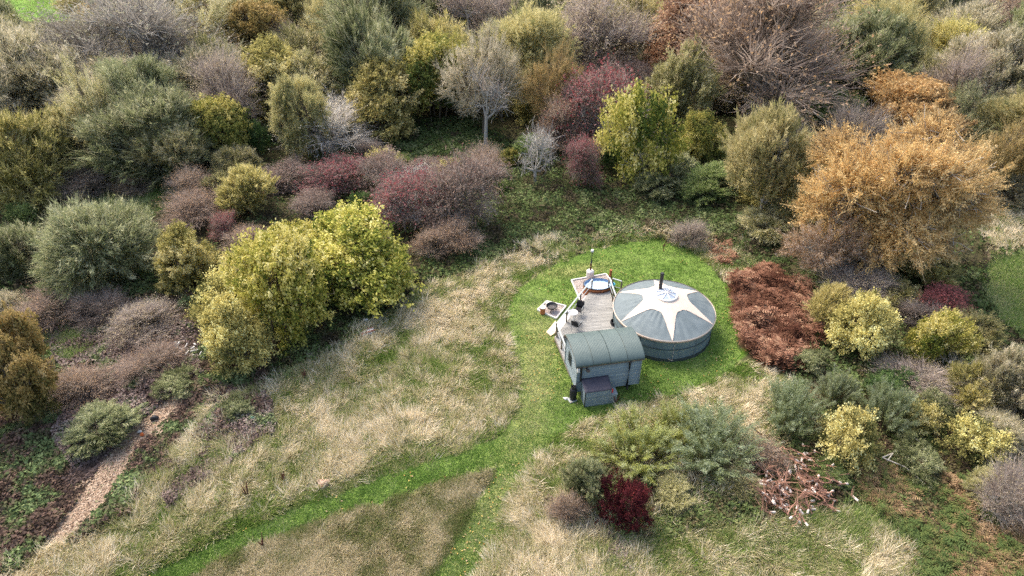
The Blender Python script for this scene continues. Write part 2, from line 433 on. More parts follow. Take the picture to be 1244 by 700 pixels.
blades('tussock_grass', [meadow([(845, 282), (902, 285), (912, 322), (892, 345), (866, 326)], 900, 14, lr, ln=(.25, .5), wd=.05, up=.5, amt=.6, bias=.1), meadow([(1190, 240), (1300, 235), (1300, 300), (1200, 312)], 1600, 12, lr, ln=(.3, .6), wd=.06, up=.5, amt=.6, bias=.35), meadow(LOWER, 11500, 17, lr, ln=(.3, .75), wd=.048, up=.36, amt=.9, bias=.17, spread=.12, gr=low_green)], STRAW, 'tussocks of straw and green grass around the shrubs in the lower right', lr)
# lawn: short blades
u, v = sample_px(LAWN, 30000, lr, 2); x, y = G(u, v)
hutc = (5.0, 27.0)
m = keepout(x, y)
x, y, u, v = x[m], y[m], u[m], v[m]
tone = np.clip(.1 + fbm(x * .9, y * .9, 3) * .75 + .5 * (fbm(x * .3, y * .3, 2) - .5), 0, 1)
ctr = np.interp(v, [330, 400, 480, 560, 640, 720], [640, 655, 650, 625, 585, 550])
tone += .28 * np.exp(-((u - ctr) / 28) ** 2) * (v > 370)
blades('lawn_grass', [(x, y, 6, np.full(len(x), .10), np.full(len(x), .03), lean_field(x, y, .5), .11, .8, tone, .03)], GREENG, 'short bright green grass on the mown lawn round the yurt', lr)
FALL = leafmat('fallen_leaf', [(.20, .10, .04), (.36, .22, .07), (.50, .38, .12), (.30, .24, .14), (.42, .30, .20)], .1, 0)
u, v = sample_px(LAWN, 900, lr, 2); x, y = G(u, v); m = keepout(x, y) & (fbm(x * .5, y * .5, 2) > .5); x, y = x[m], y[m]; n = len(x)
p = np.stack([x, y, terr(x, y) + .10], 1); a = rand_dirs(n, lr); a[:, 2] *= .2; a = nrm(a) * .05; s_ = nrm(np.cross(a, np.array((0, 0, 1.)))) * .03
V = np.stack([p - a, p + s_, p + a, p - s_], 1).reshape(-1, 3)
o = link('fallen_leaves', np_mesh('fallen_leaves', V, 4, np.arange(len(V)), tone=lr.random(n)), FALL); tag(o, 'brown and yellow fallen leaves scattered over the mown lawn', 'leaves', kind='stuff')
# green rough patches
gg = []
for poly, n in zip(GREENS, (1800, 500, 5000, 3500, 2500)):
    uu, vv_ = sample_px(poly, n, lr, 6); x, y = G(uu, vv_); gg.append((x, y, 8, np.full(len(x), .4), np.full(len(x), .05), lean_field(x, y, .6), .3, .7, .5 + .6 * fbm(x * .8, y * .8), .0))
blades('rough_green_grass', gg, GREENG, 'bright green rough grass in the gaps between the scrub', lr)

def carpet(name, spec, mat, label, rng, cat='undergrowth'):
    """leaf carpet on low mounds; spec: (poly, n, leaf, hmax, tonebias)"""
    VV, TT = [], []
    for poly, n, leaf, hmax, tb, wob in spec:
        u, v = sample_px(poly, n, rng, wob); x, y = G(u, v)
        m = keepout(x, y) & (~inpoly(u, v, TRACK)) & (~inpoly(u, v, GREENS[2])) & (~inpoly(u, v, LAWN)); x, y = x[m], y[m]; n = len(x)
        nn = fbm(x * .5, y * .5, 3); h = hmax * np.clip((nn - .25) * 2, .1, 1)
        z = terr(x, y) + h * rng.uniform(.35, 1.0, n) + .03
        p = np.stack([x, y, z], 1)
        a = rand_dirs(n, rng); a[:, 2] = a[:, 2] * .45 + .1; a = nrm(a)
        s = nrm(np.cross(a, nrm(rand_dirs(n, rng) + np.array((0, 0, .9)))))
        L = leaf * rng.uniform(.5, 1.4, n)
        V = np.stack([p - a * L[:, None] * .5, p + s * L[:, None] * .33, p + a * L[:, None] * .5, p - s * L[:, None] * .33], 1)
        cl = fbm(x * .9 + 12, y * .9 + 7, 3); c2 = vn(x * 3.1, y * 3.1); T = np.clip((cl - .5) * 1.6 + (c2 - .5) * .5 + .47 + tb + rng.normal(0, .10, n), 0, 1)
        VV.append(V.reshape(-1, 3)); TT.append(T)
    V = np.concatenate(VV); T = np.concatenate(TT)
    me = np_mesh(name, V, 4, np.arange(len(V)), tone=T)
    o = link(name, me, mat); tag(o, label, cat, kind='stuff'); return o
LITTER = leafmat('dry_litter', [(.15, .10, .07), (.26, .18, .125), (.40, .29, .21), (.52, .41, .31), (.18, .20, .09)], .1, 0)
def track_litter():
    u, v = sample_px([(p[0] + (6 if i < 9 else -6), p[1]) for i, p in enumerate(TRACK)], 9000, lr, 14); x, y = G(u, v); n = len(x)
    p = np.stack([x, y, terr(x, y) + .05 + .05 * lr.random(n)], 1); a = rand_dirs(n, lr); a[:, 2] *= .15; a = nrm(a); s_ = nrm(np.cross(a, np.array((0, 0, 1.)) + rand_dirs(n, lr) * .3))
    L = lr.uniform(.06, .28, n)[:, None]; V = np.stack([p - a * L * .5, p + s_ * .035, p + a * L * .5, p - s_ * .035], 1).reshape(-1, 3)
    me = np_mesh('track_litter', V, 4, np.arange(len(V)), tone=np.clip(lr.normal(.45, .22, n), 0, 1)); o = link('track_litter', me, LITTER); tag(o, 'dry leaf and stalk litter trodden into the dirt track', 'litter', kind='stuff')
track_litter()
BRAMB = leafmat('bramble_leaf', [(.09, .065, .05), (.18, .12, .095), (.11, .13, .06), (.14, .20, .08), (.27, .32, .15)], .2, 0)
PURPB = leafmat('purple_bramble', [(.11, .08, .07), (.17, .125, .11), (.25, .185, .165), (.33, .27, .235), (.19, .23, .11)], .2, 0)
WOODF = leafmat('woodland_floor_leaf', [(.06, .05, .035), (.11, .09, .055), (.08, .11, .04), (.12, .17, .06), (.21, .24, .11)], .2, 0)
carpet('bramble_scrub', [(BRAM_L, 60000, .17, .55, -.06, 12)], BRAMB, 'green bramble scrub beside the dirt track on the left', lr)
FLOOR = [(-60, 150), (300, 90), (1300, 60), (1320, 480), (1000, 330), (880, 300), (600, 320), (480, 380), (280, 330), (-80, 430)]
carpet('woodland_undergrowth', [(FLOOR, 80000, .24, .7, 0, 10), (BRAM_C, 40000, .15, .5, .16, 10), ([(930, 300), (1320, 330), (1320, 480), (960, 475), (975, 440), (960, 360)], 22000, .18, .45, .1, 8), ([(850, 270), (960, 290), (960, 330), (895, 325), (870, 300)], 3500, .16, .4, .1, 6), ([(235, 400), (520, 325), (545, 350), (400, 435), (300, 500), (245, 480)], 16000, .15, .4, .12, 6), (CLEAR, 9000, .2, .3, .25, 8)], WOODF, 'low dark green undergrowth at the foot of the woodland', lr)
PURPZ = [(60, 390), (130, 375), (240, 400), (250, 460), (200, 500), (140, 560), (90, 590), (60, 520), (110, 470), (60, 430)]
carpet('purple_bramble_patch', [(PURPZ, 26000, .15, .75, 0, 14), ([(270, 470), (330, 480), (340, 520), (280, 570), (200, 620), (190, 580), (240, 530)], 12000, .13, .5, .1, 10),
       ([(660, 610), (740, 600), (780, 640), (760, 700), (700, 690)], 7000, .11, .35, .2, 10)], PURPB, 'brownish purple bramble stems and leaves beside the track', lr)
MIXU = leafmat('mixed_undergrowth', [(.10, .07, .05), (.16, .13, .07), (.11, .15, .055), (.18, .23, .08), (.36, .33, .17)], .25, 0)
carpet('shrub_undergrowth', [([(700, 560), (900, 500), (1000, 470), (1060, 430), (1320, 430), (1320, 720), (1120, 640), (1060, 600), (960, 640), (860, 640), (780, 660), (690, 620)], 60000, .14, .45, 0, 14)], MIXU,
       'mixed green and brown undergrowth below the shrubs on the right', lr)

# bracken fronds: each frond a spine with leaflets, hundreds overlapping
def bracken(name, spec, mat, label, rng, fl=(.4, .8)):
    VV, TT = [], []
    for poly, n, hm, tb in spec:
        u, v = sample_px(poly, n, rng, 8); x, y = G(u, v); 
        nn = np.clip((fbm(x * 1.5, y * 1.5, 3) - .2) * 1.6, 0, 1.2)
        z = terr(x, y) + hm * (.25 + nn * rng.uniform(.3, 1., n))
        p0 = np.stack([x, y, z], 1)
        a = rand_dirs(n, rng); a[:, 2] = .25; a = nrm(a); s = nrm(np.cross(a, np.array((0, 0, 1.))))
        L = rng.uniform(*fl, n)
        tn = np.clip(.45 + rng.normal(0, .16, n) + (fbm(x * 1.2, y * 1.2, 2) - .5) * 1.6 + tb + rng.normal(0, .12, n), 0, 1)
        for k in range(5):
            for sg in (-1, 1):
                t = k / 5
                q = p0 + a * (L * t)[:, None]; q[:, 2] -= L * t * t * .45
                ll = L * .34 * (1 - t * .8)
                tip = q + (s * sg * .9 + a * .45) * ll[:, None]; tip[:, 2] += rng.uniform(-.1, .02, n)
                q2 = q + a * (L * .13)[:, None]; q2[:, 2] -= L * .03
                VV.append(np.stack([q, tip, q2], 1).reshape(-1, 3)); TT.append(tn + rng.normal(0, .08, n))
    V = np.concatenate(VV); T = np.concatenate(TT)
    me = np_mesh(name, V, 3, np.arange(len(V)), tone=T)
    o = link(name, me, mat); tag(o, label, 'bracken', kind='stuff'); return o
RUST = leafmat('rust_bracken_frond', [(.08, .034, .024), (.145, .07, .045), (.215, .105, .068), (.32, .17, .115), (.44, .28, .18)], .25, 0)
bracken('rust_bracken', [(BRACK, 7000, .95, -.05), ([(948, 340), (985, 345), (995, 420), (980, 445), (955, 430)], 600, .8, .05), ([(850, 290), (880, 292), (900, 320), (880, 325)], 160, .4, .1)], RUST, 'dense patch of rust red bracken right of the yurt', lr)
MIXB = leafmat('turning_bracken_frond', [(.09, .13, .045), (.14, .17, .055), (.18, .15, .07), (.26, .16, .09), (.38, .27, .16)], .25, 0)
bracken('turning_bracken', [(BRACK2, 5200, .6, 0)], MIXB, 'green and orange bracken in the bottom right corner', lr, (.3, .6))

# ------------------------------------------------------------------ trees and shrubs
R0, C0 = 3.5, 3.0    # a prototype's horizontal and vertical half sizes
def lobes_for(rng, n, rl, hollow=.0, flat=1.):
    L = []
    for i in range(n):
        for _ in range(30):
            a = rng.uniform(0, 2 * PI); ph = rng.uniform(-.8, 1) ; rr = (1 - rl) * rng.uniform(.45, 1) 
            c = np.array((math.cos(a) * math.sqrt(max(0, 1 - ph * ph)) * rr, math.sin(a) * math.sqrt(max(0, 1 - ph * ph)) * rr, ph * rr * flat))
            if all(np.linalg.norm(c - q[0]) > rl * .62 for q in L): break
        L.append((c, rl * rng.uniform(.55, 1.25)))
    return L
def crown(seed, nl=11, rl=.42, nclump=700, nleaf=38, slen=.9, spread=.22, leaf=(.14, .09), align=.3, up=.4, quad=False, tonevar=.34, deep=.6, zmin=-.9, ntw=5, gap=.27):
    rng = np.random.default_rng(seed)
    LB = lobes_for(rng, nl, rl)
    cs = np.array([c for c, r in LB]); rs = np.array([r for c, r in LB]); sc3 = np.array((R0, R0, C0))
    N = nclump * 4
    w_ = rs ** 2 / (rs ** 2).sum(); li = rng.choice(len(LB), N, p=w_)
    d = rand_dirs(N, rng); d[:, 2] = np.where(d[:, 2] < -.6, -d[:, 2], d[:, 2])
    rad = rs[li] * (1 - (1 - deep) * rng.random(N) ** 1.6) * np.where(rng.random(N) < .24, rng.uniform(1.05, 1.5, N), 1)
    p = cs[li] + d * rad[:, None]
    ok = p[:, 2] > zmin
    dm = np.linalg.norm(p[:, None] - cs[None], axis=2) / rs[None]
    dm[np.arange(N), li] = 9
    ok &= dm.min(1) > .72
    q3 = p * 4.2 + seed; ok &= (vn(q3[:, 0] + q3[:, 2] * .7, q3[:, 1] - q3[:, 2] * .6) > gap)
    p, d, li = p[ok][:nclump], d[ok][:nclump], li[ok][:nclump]; n = len(p)
    P = p * sc3
    D = nrm(d + nrm(p) * .5 + np.array((0, 0, up)) + rand_dirs(n, rng) * .45)
    ct = rng.normal(0, 1, n) * .6 + (np.random.default_rng(seed + 1).normal(0, 1, len(LB)))[li] * .62
    ln = slen * rng.uniform(.6, 1.4, n)
    K = nleaf
    t = rng.random((n, K)); spread = spread * rng.uniform(.35, 1.05, (n, 1))
    pos = P[:, None] + D[:, None] * (ln[:, None] * (t - .4))[..., None] + rng.normal(0, 1, (n, K, 3)) * (spread * (1.1 - .5 * t))[..., None]
    pos = pos.reshape(-1, 3); DD = np.repeat(D, K, 0); m = len(pos)
    a = nrm(DD * align + rand_dirs(m, rng) * (1 - align) + np.array((0, 0, -.05)))
    s = nrm(np.cross(a, rand_dirs(m, rng)))
    L = leaf[0] * rng.uniform(.6, 1.35, m); Wd = leaf[1] * rng.uniform(.6, 1.3, m)
    tone = .5 + tonevar * (np.repeat(ct, K) * .95) + rng.normal(0, .10, m) + .12 * (np.tile(t.ravel(), 1) - .5)
    tw = None
    if ntw:
        q = np.repeat(np.arange(n), ntw); dd = nrm(D[q] + rand_dirs(len(q), rng) * .45); b0 = P[q] - dd * (ln[q] * .5)[:, None]; b1 = P[q] + dd * (ln[q] * rng.uniform(.5, 1.15, len(q)))[:, None]
        s2 = nrm(np.cross(dd, rand_dirs(len(q), rng))) * .013; tw = np.stack([b0 - s2, b0 + s2, b1], 1)
    if quad:
        V = np.stack([pos, pos + a * (L * .5)[:, None] + s * (Wd * .5)[:, None], pos + a * L[:, None], pos + a * (L * .5)[:, None] - s * (Wd * .5)[:, None]], 1)
        me = np_mesh('crown', V.reshape(-1, 3), 4, np.arange(m * 4), tone=tone)
    else:
        V = np.stack([pos - s * (Wd * .5)[:, None], pos + s * (Wd * .5)[:, None], pos + a * L[:, None]], 1)
        if tw is not None: V = np.concatenate([V, tw]); tone = np.concatenate([np.clip(tone, 0, .92), rng.uniform(.85, 1, len(tw))])
        me = np_mesh('crown', V.reshape(-1, 3), 3, np.arange(len(V) * 3), tone=tone)
    return me, LB
def twigs(seed, nl=9, rl=.42, nclump=420, K=14, slen=1.3, wd=.028, up=.35, curl=.25, leafn=0, leaf=(.12, .09)):
    """bare crown: curved twigs forking away from the ends of the limbs"""
    rng = np.random.default_rng(seed)
    LB = lobes_for(rng, nl, rl); cs = np.array([c for c, r in LB]); rs = np.array([r for c, r in LB]); sc3 = np.array((R0, R0, C0))
    li = rng.integers(0, len(LB), nclump); d = rand_dirs(nclump, rng); d[:, 2] = np.where(d[:, 2] < -.2, -d[:, 2], d[:, 2])
    p = cs[li] + d * (rs[li] * rng.uniform(.15, .85, nclump))[:, None]; P = p * sc3
    D = nrm(d + nrm(p) * .8 + np.array((0, 0, up)))
    n = nclump
    DD = np.repeat(D, K, 0); PP = np.repeat(P, K, 0); m = n * K
    ct = np.repeat(rng.normal(0, 1, n) * .2 + rng.normal(0, 1, len(LB))[li] * .1, K)
    dd = nrm(DD + rand_dirs(m, rng) * .5)
    L = slen * rng.uniform(.4, 1.1, m)
    st = PP + DD * (L * rng.uniform(-.1, .5, m))[:, None]
    c1 = rand_dirs(m, rng) * curl; wv = wd * rng.uniform(.6, 1.3, m)
    VV, TT = [], []
    prev = st; dirn = dd
    tone = .46 + ct + rng.normal(0, .12, m)
    for k in range(2):
        nd = nrm(dirn + c1 * (k + .5)); nx = prev + nd * (L * .5)[:, None]
        s = nrm(np.cross(nd, rand_dirs(m, rng))); w0 = wv * (1 - k * .45); w1 = wv * (1 - (k + 1) * .45)
        if k == 0:
            VV.append(np.stack([prev - s * w0[:, None] / 2, prev + s * w0[:, None] / 2, nx], 1).reshape(-1, 3))
        else:
            VV.append(np.stack([prev - s * w0[:, None] / 2, prev + s * w0[:, None] / 2, nx], 1).reshape(-1, 3))
        TT.append(tone); prev = nx; dirn = nd
    V = np.concatenate(VV); T = np.concatenate(TT)
    if leafn:
        gl = (np.repeat(li, K) * 7 % 5 < 3) | (rng.random(m) < .15); q = rng.choice(np.nonzero(gl)[0], leafn); pos = prev[q] + rand_dirs(leafn, rng) * .12
        a = rand_dirs(leafn, rng); s = nrm(np.cross(a, rand_dirs(leafn, rng)))
        Ln = leaf[0] * rng.uniform(.6, 1.3, leafn)
        V = np.concatenate([V, np.stack([pos - s * leaf[1] / 2, pos + s * leaf[1] / 2, pos + a * Ln[:, None]], 1).reshape(-1, 3)])
        T = np.concatenate([T, rng.uniform(.86, 1, leafn)]); T[:-leafn] = np.clip(T[:-leafn], 0, .78)
    return np_mesh('crown', V, 3, np.arange(len(V)), tone=T), LB
def rods(seed, nst=62, K=120, leaf=(.24, .042)):
    """a young willow: upright rods from the root with narrow leaves"""
    rng = np.random.default_rng(seed); VV, TT = [], []
    ST = []
    for i in range(nst):
        a = rng.uniform(0, 2 * PI); rr = rng.uniform(0, 1) ** .6
        tip = np.array((math.cos(a) * rr * R0, math.sin(a) * rr * R0, C0 * (1.0 - .75 * rr ** 2) * rng.uniform(.6, 1.05)))
        base = np.array((math.cos(a) * rr * R0 * .3, math.sin(a) * rr * R0 * .3, -C0)); mid = base * .45 + tip * .55 + np.array((0, 0, .5)) + rng.normal(0, .25, 3)
        ST.append((base, mid, tip))
        for sub in range(3):
            off = rng.normal(0, .4, 3) * (sub > 0); t = rng.uniform(.25 if sub == 0 else .45, 1, K)
            tip2 = tip + off * np.array((1.4, 1.4, .8))
            pos = (1 - t)[:, None] ** 2 * base + 2 * (t * (1 - t))[:, None] * mid + (t ** 2)[:, None] * tip2 + rng.normal(0, .09, (K, 3))
            d = nrm(np.tile(tip2 - mid, (K, 1))); aa = nrm(d * .8 + rand_dirs(K, rng) * .7); s = nrm(np.cross(aa, rand_dirs(K, rng)))
            L = leaf[0] * rng.uniform(.6, 1.4, K)
            VV.append(np.stack([pos - s * leaf[1] / 2, pos + s * leaf[1] / 2, pos + aa * L[:, None]], 1).reshape(-1, 3)); TT.append(.55 * t + .15 + rng.normal(0, .14, K) + rng.normal(0, .1))
    V = np.concatenate(VV); T = np.concatenate(TT)
    me = np_mesh('crown', V, 3, np.arange(len(V)), tone=T)
    mb = MB()
    for b, m_, t in ST: mb.tube([b + (0, 0, -.1), b * .5 + m_ * .5, m_, t], [.05, .04, .025, .008], 4, False)
    return me, mb.mesh('trunk')

def limbs(seed, LB, nsub=9, rbase=.17, stems=1, twig=.012, curly=.35):
    rng = np.random.default_rng(seed); mb = MB()
    bases = [np.array((0, 0, -C0 - 1.2))] if stems == 1 else [np.array((math.cos(a) * .45, math.sin(a) * .45, -C0 - 1.2)) for a in np.arange(stems) * 2 * PI / stems]
    fork = [b * np.array((1, 1, 0)) * 1.6 + np.array((rng.normal(0, .15), rng.normal(0, .15), -C0 * .45)) for b in bases]
    for b, f in zip(bases, fork):
        mb.tube([b, b * .5 + f * .5 + np.array((rng.normal(0, .1), rng.normal(0, .1), 0)), f], [rbase / stems ** .4 * 1.25, rbase / stems ** .4, rbase / stems ** .4 * .8], 7, False)
    for i, (c, r) in enumerate(LB):
        c = c * np.array((R0, R0, C0)); k = i % len(bases); f = fork[k]
        mid = f * .5 + c * .5 + rng.normal(0, .22, 3) + np.array((0, 0, -.15))
        mb.tube([f - (0, 0, .1), f * .75 + mid * .25, mid, c], [rbase * .5, rbase * .42, rbase * .33, rbase * .2], 5, False)
        d = rand_dirs(nsub, rng); d[:, 2] = np.abs(d[:, 2]) - .1
        for q in d:
            st = mid * .3 + c * .7 if rng.random() < .5 else c
            e = c + q * r * np.array((R0, R0, C0)) * rng.uniform(.75, 1.0)
            m1 = st * .5 + e * .5 + rng.normal(0, curly * .5, 3)
            mb.tube([st, m1, e], [rbase * .15, rbase * .09, twig], 3, False)
            for _ in range(2):
                e2 = m1 + (e - m1) * rng.uniform(.6, 1.1) + rng.normal(0, curly, 3)
                mb.tube([m1, (m1 + e2) / 2 + rng.normal(0, curly * .2, 3), e2], [rbase * .08, rbase * .05, twig * .7], 3, False)
    return mb.mesh('trunk')

BARK = surf('grey_brown_bark', (.20, .165, .12), .9, (.10, .08, .055), 9, .3)
PALEB = surf('pale_bare_bark', (.50, .47, .42), .85, (.30, .28, .25), 9, .2)
TANB = surf('tan_bark', (.40, .30, .17), .85, (.24, .17, .10), 9, .2)

PROTO = {}
def addp(key, fn, nsub=9, rbase=.17, stems=1, twig=.012, curly=.35, **k):
    me, LB = fn(**k)
    tr = limbs(k['seed'] + 100, LB, nsub, rbase, stems, twig, curly)
    PROTO[key] = (me, tr)
addp('hazel1', crown, seed=11, nl=22, rl=.34, nclump=1000, nleaf=26, slen=.55, spread=.20, gap=.2, leaf=(.16, .13), align=.25, up=.3, quad=True, tonevar=.3, stems=4, rbase=.12)
addp('hazel2', crown, seed=12, nl=20, rl=.35, nclump=1000, nleaf=26, slen=.55, spread=.20, gap=.2, leaf=(.16, .13), align=.25, up=.3, quad=True, tonevar=.3, stems=4, rbase=.12)
addp('hazel3', crown, seed=13, nl=9, rl=.44, nclump=300, nleaf=34, slen=1.0, spread=.3, leaf=(.19, .16), align=.25, up=.3, quad=True, tonevar=.3, stems=3, rbase=.10, deep=.4)
addp('willow1', crown, ntw=9, seed=21, nl=12, rl=.40, nclump=1100, nleaf=30, slen=1.0, spread=.14, leaf=(.27, .085), align=.62, up=.6, stems=3)
addp('willow2', crown, ntw=9, seed=22, nl=15, rl=.36, nclump=1100, nleaf=30, slen=.85, spread=.15, leaf=(.25, .09), align=.6, up=.7, stems=2)
addp('willow3', crown, ntw=9, seed=23, nl=8, rl=.46, nclump=1050, nleaf=30, slen=1.15, spread=.15, leaf=(.27, .085), align=.6, up=.5, stems=3)
addp('oak1', crown, seed=31, nl=20, rl=.31, nclump=1000, nleaf=32, slen=.55, spread=.20, leaf=(.17, .13), align=.2, up=.3)
addp('oak2', crown, seed=32, nl=17, rl=.34, nclump=1000, nleaf=32, slen=.6, spread=.20, leaf=(.17, .13), align=.2, up=.3)
addp('birch', crown, seed=41, nl=26, rl=.28, nclump=3400, nleaf=40, slen=.5, spread=.11, leaf=(.065, .05), align=.3, up=.1, deep=.35, tonevar=.42, nsub=22)
addp('sparse', crown, ntw=16, seed=51, nl=12, rl=.36, nclump=420, nleaf=30, slen=1.0, spread=.18, leaf=(.13, .07), align=.4, up=.6, deep=.3, nsub=16)
addp('bare1', twigs, seed=61, nl=16, rl=.34, nclump=560, K=13, slen=1.5, wd=.040, leafn=3500, nsub=20)
addp('bare2', twigs, seed=62, nl=13, rl=.38, nclump=430, K=12, slen=1.8, wd=.040, leafn=1500, nsub=20)
addp('bare3', twigs, seed=63, nl=7, rl=.40, nclump=170, K=12, slen=1.2, wd=.032, leafn=0, nsub=20)
addp('thorn', twigs, seed=64, nl=14, rl=.34, nclump=520, K=12, slen=1.15, wd=.036, curl=.8, up=.0, leafn=4200, leaf=(.13, .13), nsub=20, stems=3, rbase=.16)
addp('snag', twigs, seed=66, nl=8, rl=.42, nclump=90, K=5, slen=1.0, wd=.045, curl=.7, nsub=10, rbase=.24, twig=.028, curly=.75)
addp('snag2', twigs, seed=67, nl=6, rl=.45, nclump=70, K=5, slen=1.3, wd=.04, curl=.3, nsub=14, rbase=.20, twig=.024, curly=.4)
addp('holly', crown, seed=71, nl=9, rl=.42, nclump=600, nleaf=40, slen=.5, spread=.2, leaf=(.12, .09), align=.1, up=.2, stems=3, rbase=.1)
me, tr = rods(81); PROTO['rods1'] = (me, tr)
me, tr = rods(82, 56, 120, (.26, .042)); PROTO['rods2'] = (me, tr)

def LM(name, *cols, trans=.40, vary=.08, k=1.55):
    if 'sage' in name or 'grey_green' in name: cols = [(q[0] * 1.05, q[1] * 1.01, q[2] * .93) for q in cols]
    return leafmat(name, [tuple(min(.85, c * k) for c in q) for q in cols], trans, vary)
MT = {
 'yellow': LM('yellow_hazel_leaf', (.05, .075, .02), (.12, .145, .03), (.28, .27, .06), (.43, .39, .13), (.52, .48, .23)),
 'paleyellow': LM('pale_yellow_leaf', (.07, .08, .03), (.17, .16, .06), (.36, .32, .12), (.52, .46, .19), (.60, .55, .30)),
 'yelgreen': LM('yellow_green_leaf', (.045, .065, .02), (.10, .12, .035), (.18, .18, .05), (.30, .26, .075), (.40, .35, .15)),
 'gold': LM('golden_leaf', (.10, .085, .035), (.23, .175, .065), (.36, .27, .10), (.44, .33, .14), (.50, .42, .22), k=1.3),
 'ochre': LM('ochre_leaf', (.07, .07, .025), (.15, .13, .045), (.25, .19, .07), (.34, .25, .10), (.42, .34, .18), k=1.35),
 'orange': LM('orange_birch_leaf', (.13, .09, .05), (.24, .162, .08), (.36, .245, .105), (.47, .325, .14), (.53, .42, .24), k=1.52),
 'rust': LM('rust_brown_leaf', (.10, .06, .04), (.20, .125, .08), (.29, .185, .12), (.37, .25, .165), (.44, .33, .22)),
 'olive': LM('olive_willow_leaf', (.07, .07, .028), (.15, .145, .062), (.235, .225, .10), (.32, .30, .15), (.46, .42, .29)),
 'oliveyel': LM('olive_yellow_leaf', (.09, .085, .028), (.19, .175, .06), (.30, .27, .095), (.40, .35, .14), (.50, .45, .25)),
 'sage': LM('sage_willow_leaf', (.06, .07, .03), (.125, .145, .07), (.19, .215, .115), (.26, .28, .17), (.40, .40, .29), k=1.35),
 'sagedark': LM('dark_sage_leaf', (.04, .05, .02), (.09, .105, .05), (.145, .165, .085), (.21, .235, .13), (.36, .36, .26)),
 'greygreen': LM('grey_green_leaf', (.08, .075, .045), (.15, .15, .09), (.23, .22, .145), (.31, .29, .21), (.48, .45, .38)),
 'palesage': LM('pale_sage_leaf', (.09, .10, .04), (.19, .20, .09), (.29, .28, .14), (.38, .35, .185), (.46, .43, .26), k=1.4),
 'purple': LM('purple_grey_twig', (.14, .11, .095), (.24, .195, .175), (.33, .28, .245), (.45, .395, .35), (.32, .26, .14), k=1.3),
 'mauve': LM('mauve_twig_with_rust_leaf', (.12, .09, .07), (.195, .15, .125), (.28, .22, .18), (.38, .32, .27), (.32, .20, .10), k=1.42),
 'greytwig': LM('grey_twig', (.11, .10, .08), (.19, .17, .145), (.28, .255, .225), (.40, .37, .335), (.27, .26, .17), k=1.3),
 'whitetwig': LM('white_twig', (.20, .18, .16), (.31, .285, .255), (.43, .40, .365), (.56, .53, .49), (.36, .32, .22)),
 'redhaw': LM('red_berry_twig', (.11, .085, .07), (.18, .135, .12), (.28, .225, .19), (.38, .32, .29), (.24, .04, .05), k=1.25),
 'pinkhaw': LM('pink_grey_thorn_twig', (.13, .10, .08), (.205, .165, .14), (.30, .25, .215), (.42, .37, .33), (.20, .12, .09), k=1.2),
 'maroon': LM('maroon_leaf', (.022, .008, .010), (.055, .015, .020), (.095, .025, .032), (.15, .04, .045), (.28, .05, .05), trans=.15, k=.8),
 'marshrub': LM('dull_maroon_leaf', (.06, .03, .03), (.12, .06, .055), (.18, .09, .08), (.25, .11, .10), (.34, .10, .10)),
 'holly': LM('dark_evergreen_leaf', (.018, .035, .012), (.04, .075, .025), (.07, .115, .035), (.11, .16, .06), (.20, .25, .12)),
 'midgreen': LM('mid_green_leaf', (.04, .06, .02), (.08, .11, .035), (.13, .17, .055), (.19, .235, .085), (.32, .34, .18)),
 'bluewillow': LM('blue_green_willow_leaf', (.06, .075, .02), (.13, .15, .045), (.20, .235, .11), (.27, .31, .19), (.36, .40, .29), k=1.2),
 'yelwillow': LM('yellow_green_willow_leaf', (.10, .10, .02), (.22, .22, .04), (.30, .32, .09), (.32, .35, .16), (.38, .40, .24), k=1.25),
}
def plant(name, key, mat, u, v, wpx, hpx, label, cat, group=None, tall=0., rot=None, bark=None, pos=None):
    """stand a plant where its crown is seen: (u, v) the crown's middle, wpx/hpx its apparent size"""
    if v < 250 and 'bush' not in cat: wpx *= 1.30; hpx *= 1.30
    z = 1.5
    for _ in range(4):
        x, y = G(u, v, z); D = math.sqrt(x * x + y * y + (CAMH - z) ** 2)
        e = math.atan2(CAMH - z, math.hypot(x, y))
        dep = y * CP + (CAMH - z) * SP
        r = wpx / 2 / F * dep; a = hpx / 2 / F * dep
        c2 = max(a * a - (r * math.sin(e)) ** 2, 0) / math.cos(e) ** 2
        c = min(max(math.sqrt(c2), .45 * r), 1.5 * r)
        z = c * (.66 + tall)
    t = empty(name, (float(x), float(y), float(terr(x, y))), random.uniform(0, 6.28) if rot is None else rot)
    tag(t, label, cat, group)
    me, tr = PROTO[key]
    k = (r / R0, r / R0, c / C0)
    o = bpy.data.objects.new('trunk', tr); COL.objects.link(o); o.parent = t; o.location = (0, 0, z); o.scale = (k[0], k[1], k[2] * (1 if tall <= .3 else 1))
    if not tr.materials: tr.materials.append(BARK)
    o.material_slots[0].link = 'OBJECT'; o.material_slots[0].material = bark or BARK
    if tall > .3:   # lengthen the stem down to the ground
        pass
    o2 = bpy.data.objects.new('crown', me); COL.objects.link(o2); o2.parent = t; o2.location = (0, 0, z); o2.scale = k
    sq = random.uniform(.88, 1.16); tl = (random.uniform(-.12, .12), random.uniform(-.12, .12), 0)
    for q in (o, o2): q.scale = (q.scale[0] * sq, q.scale[1] / sq, q.scale[2]); q.rotation_euler = tl
    if not me.materials: me.materials.append(MT['olive'])
    o2.material_slots[0].link = 'OBJECT'; o2.material_slots[0].material = MT[mat]
    return float(x), float(y), r

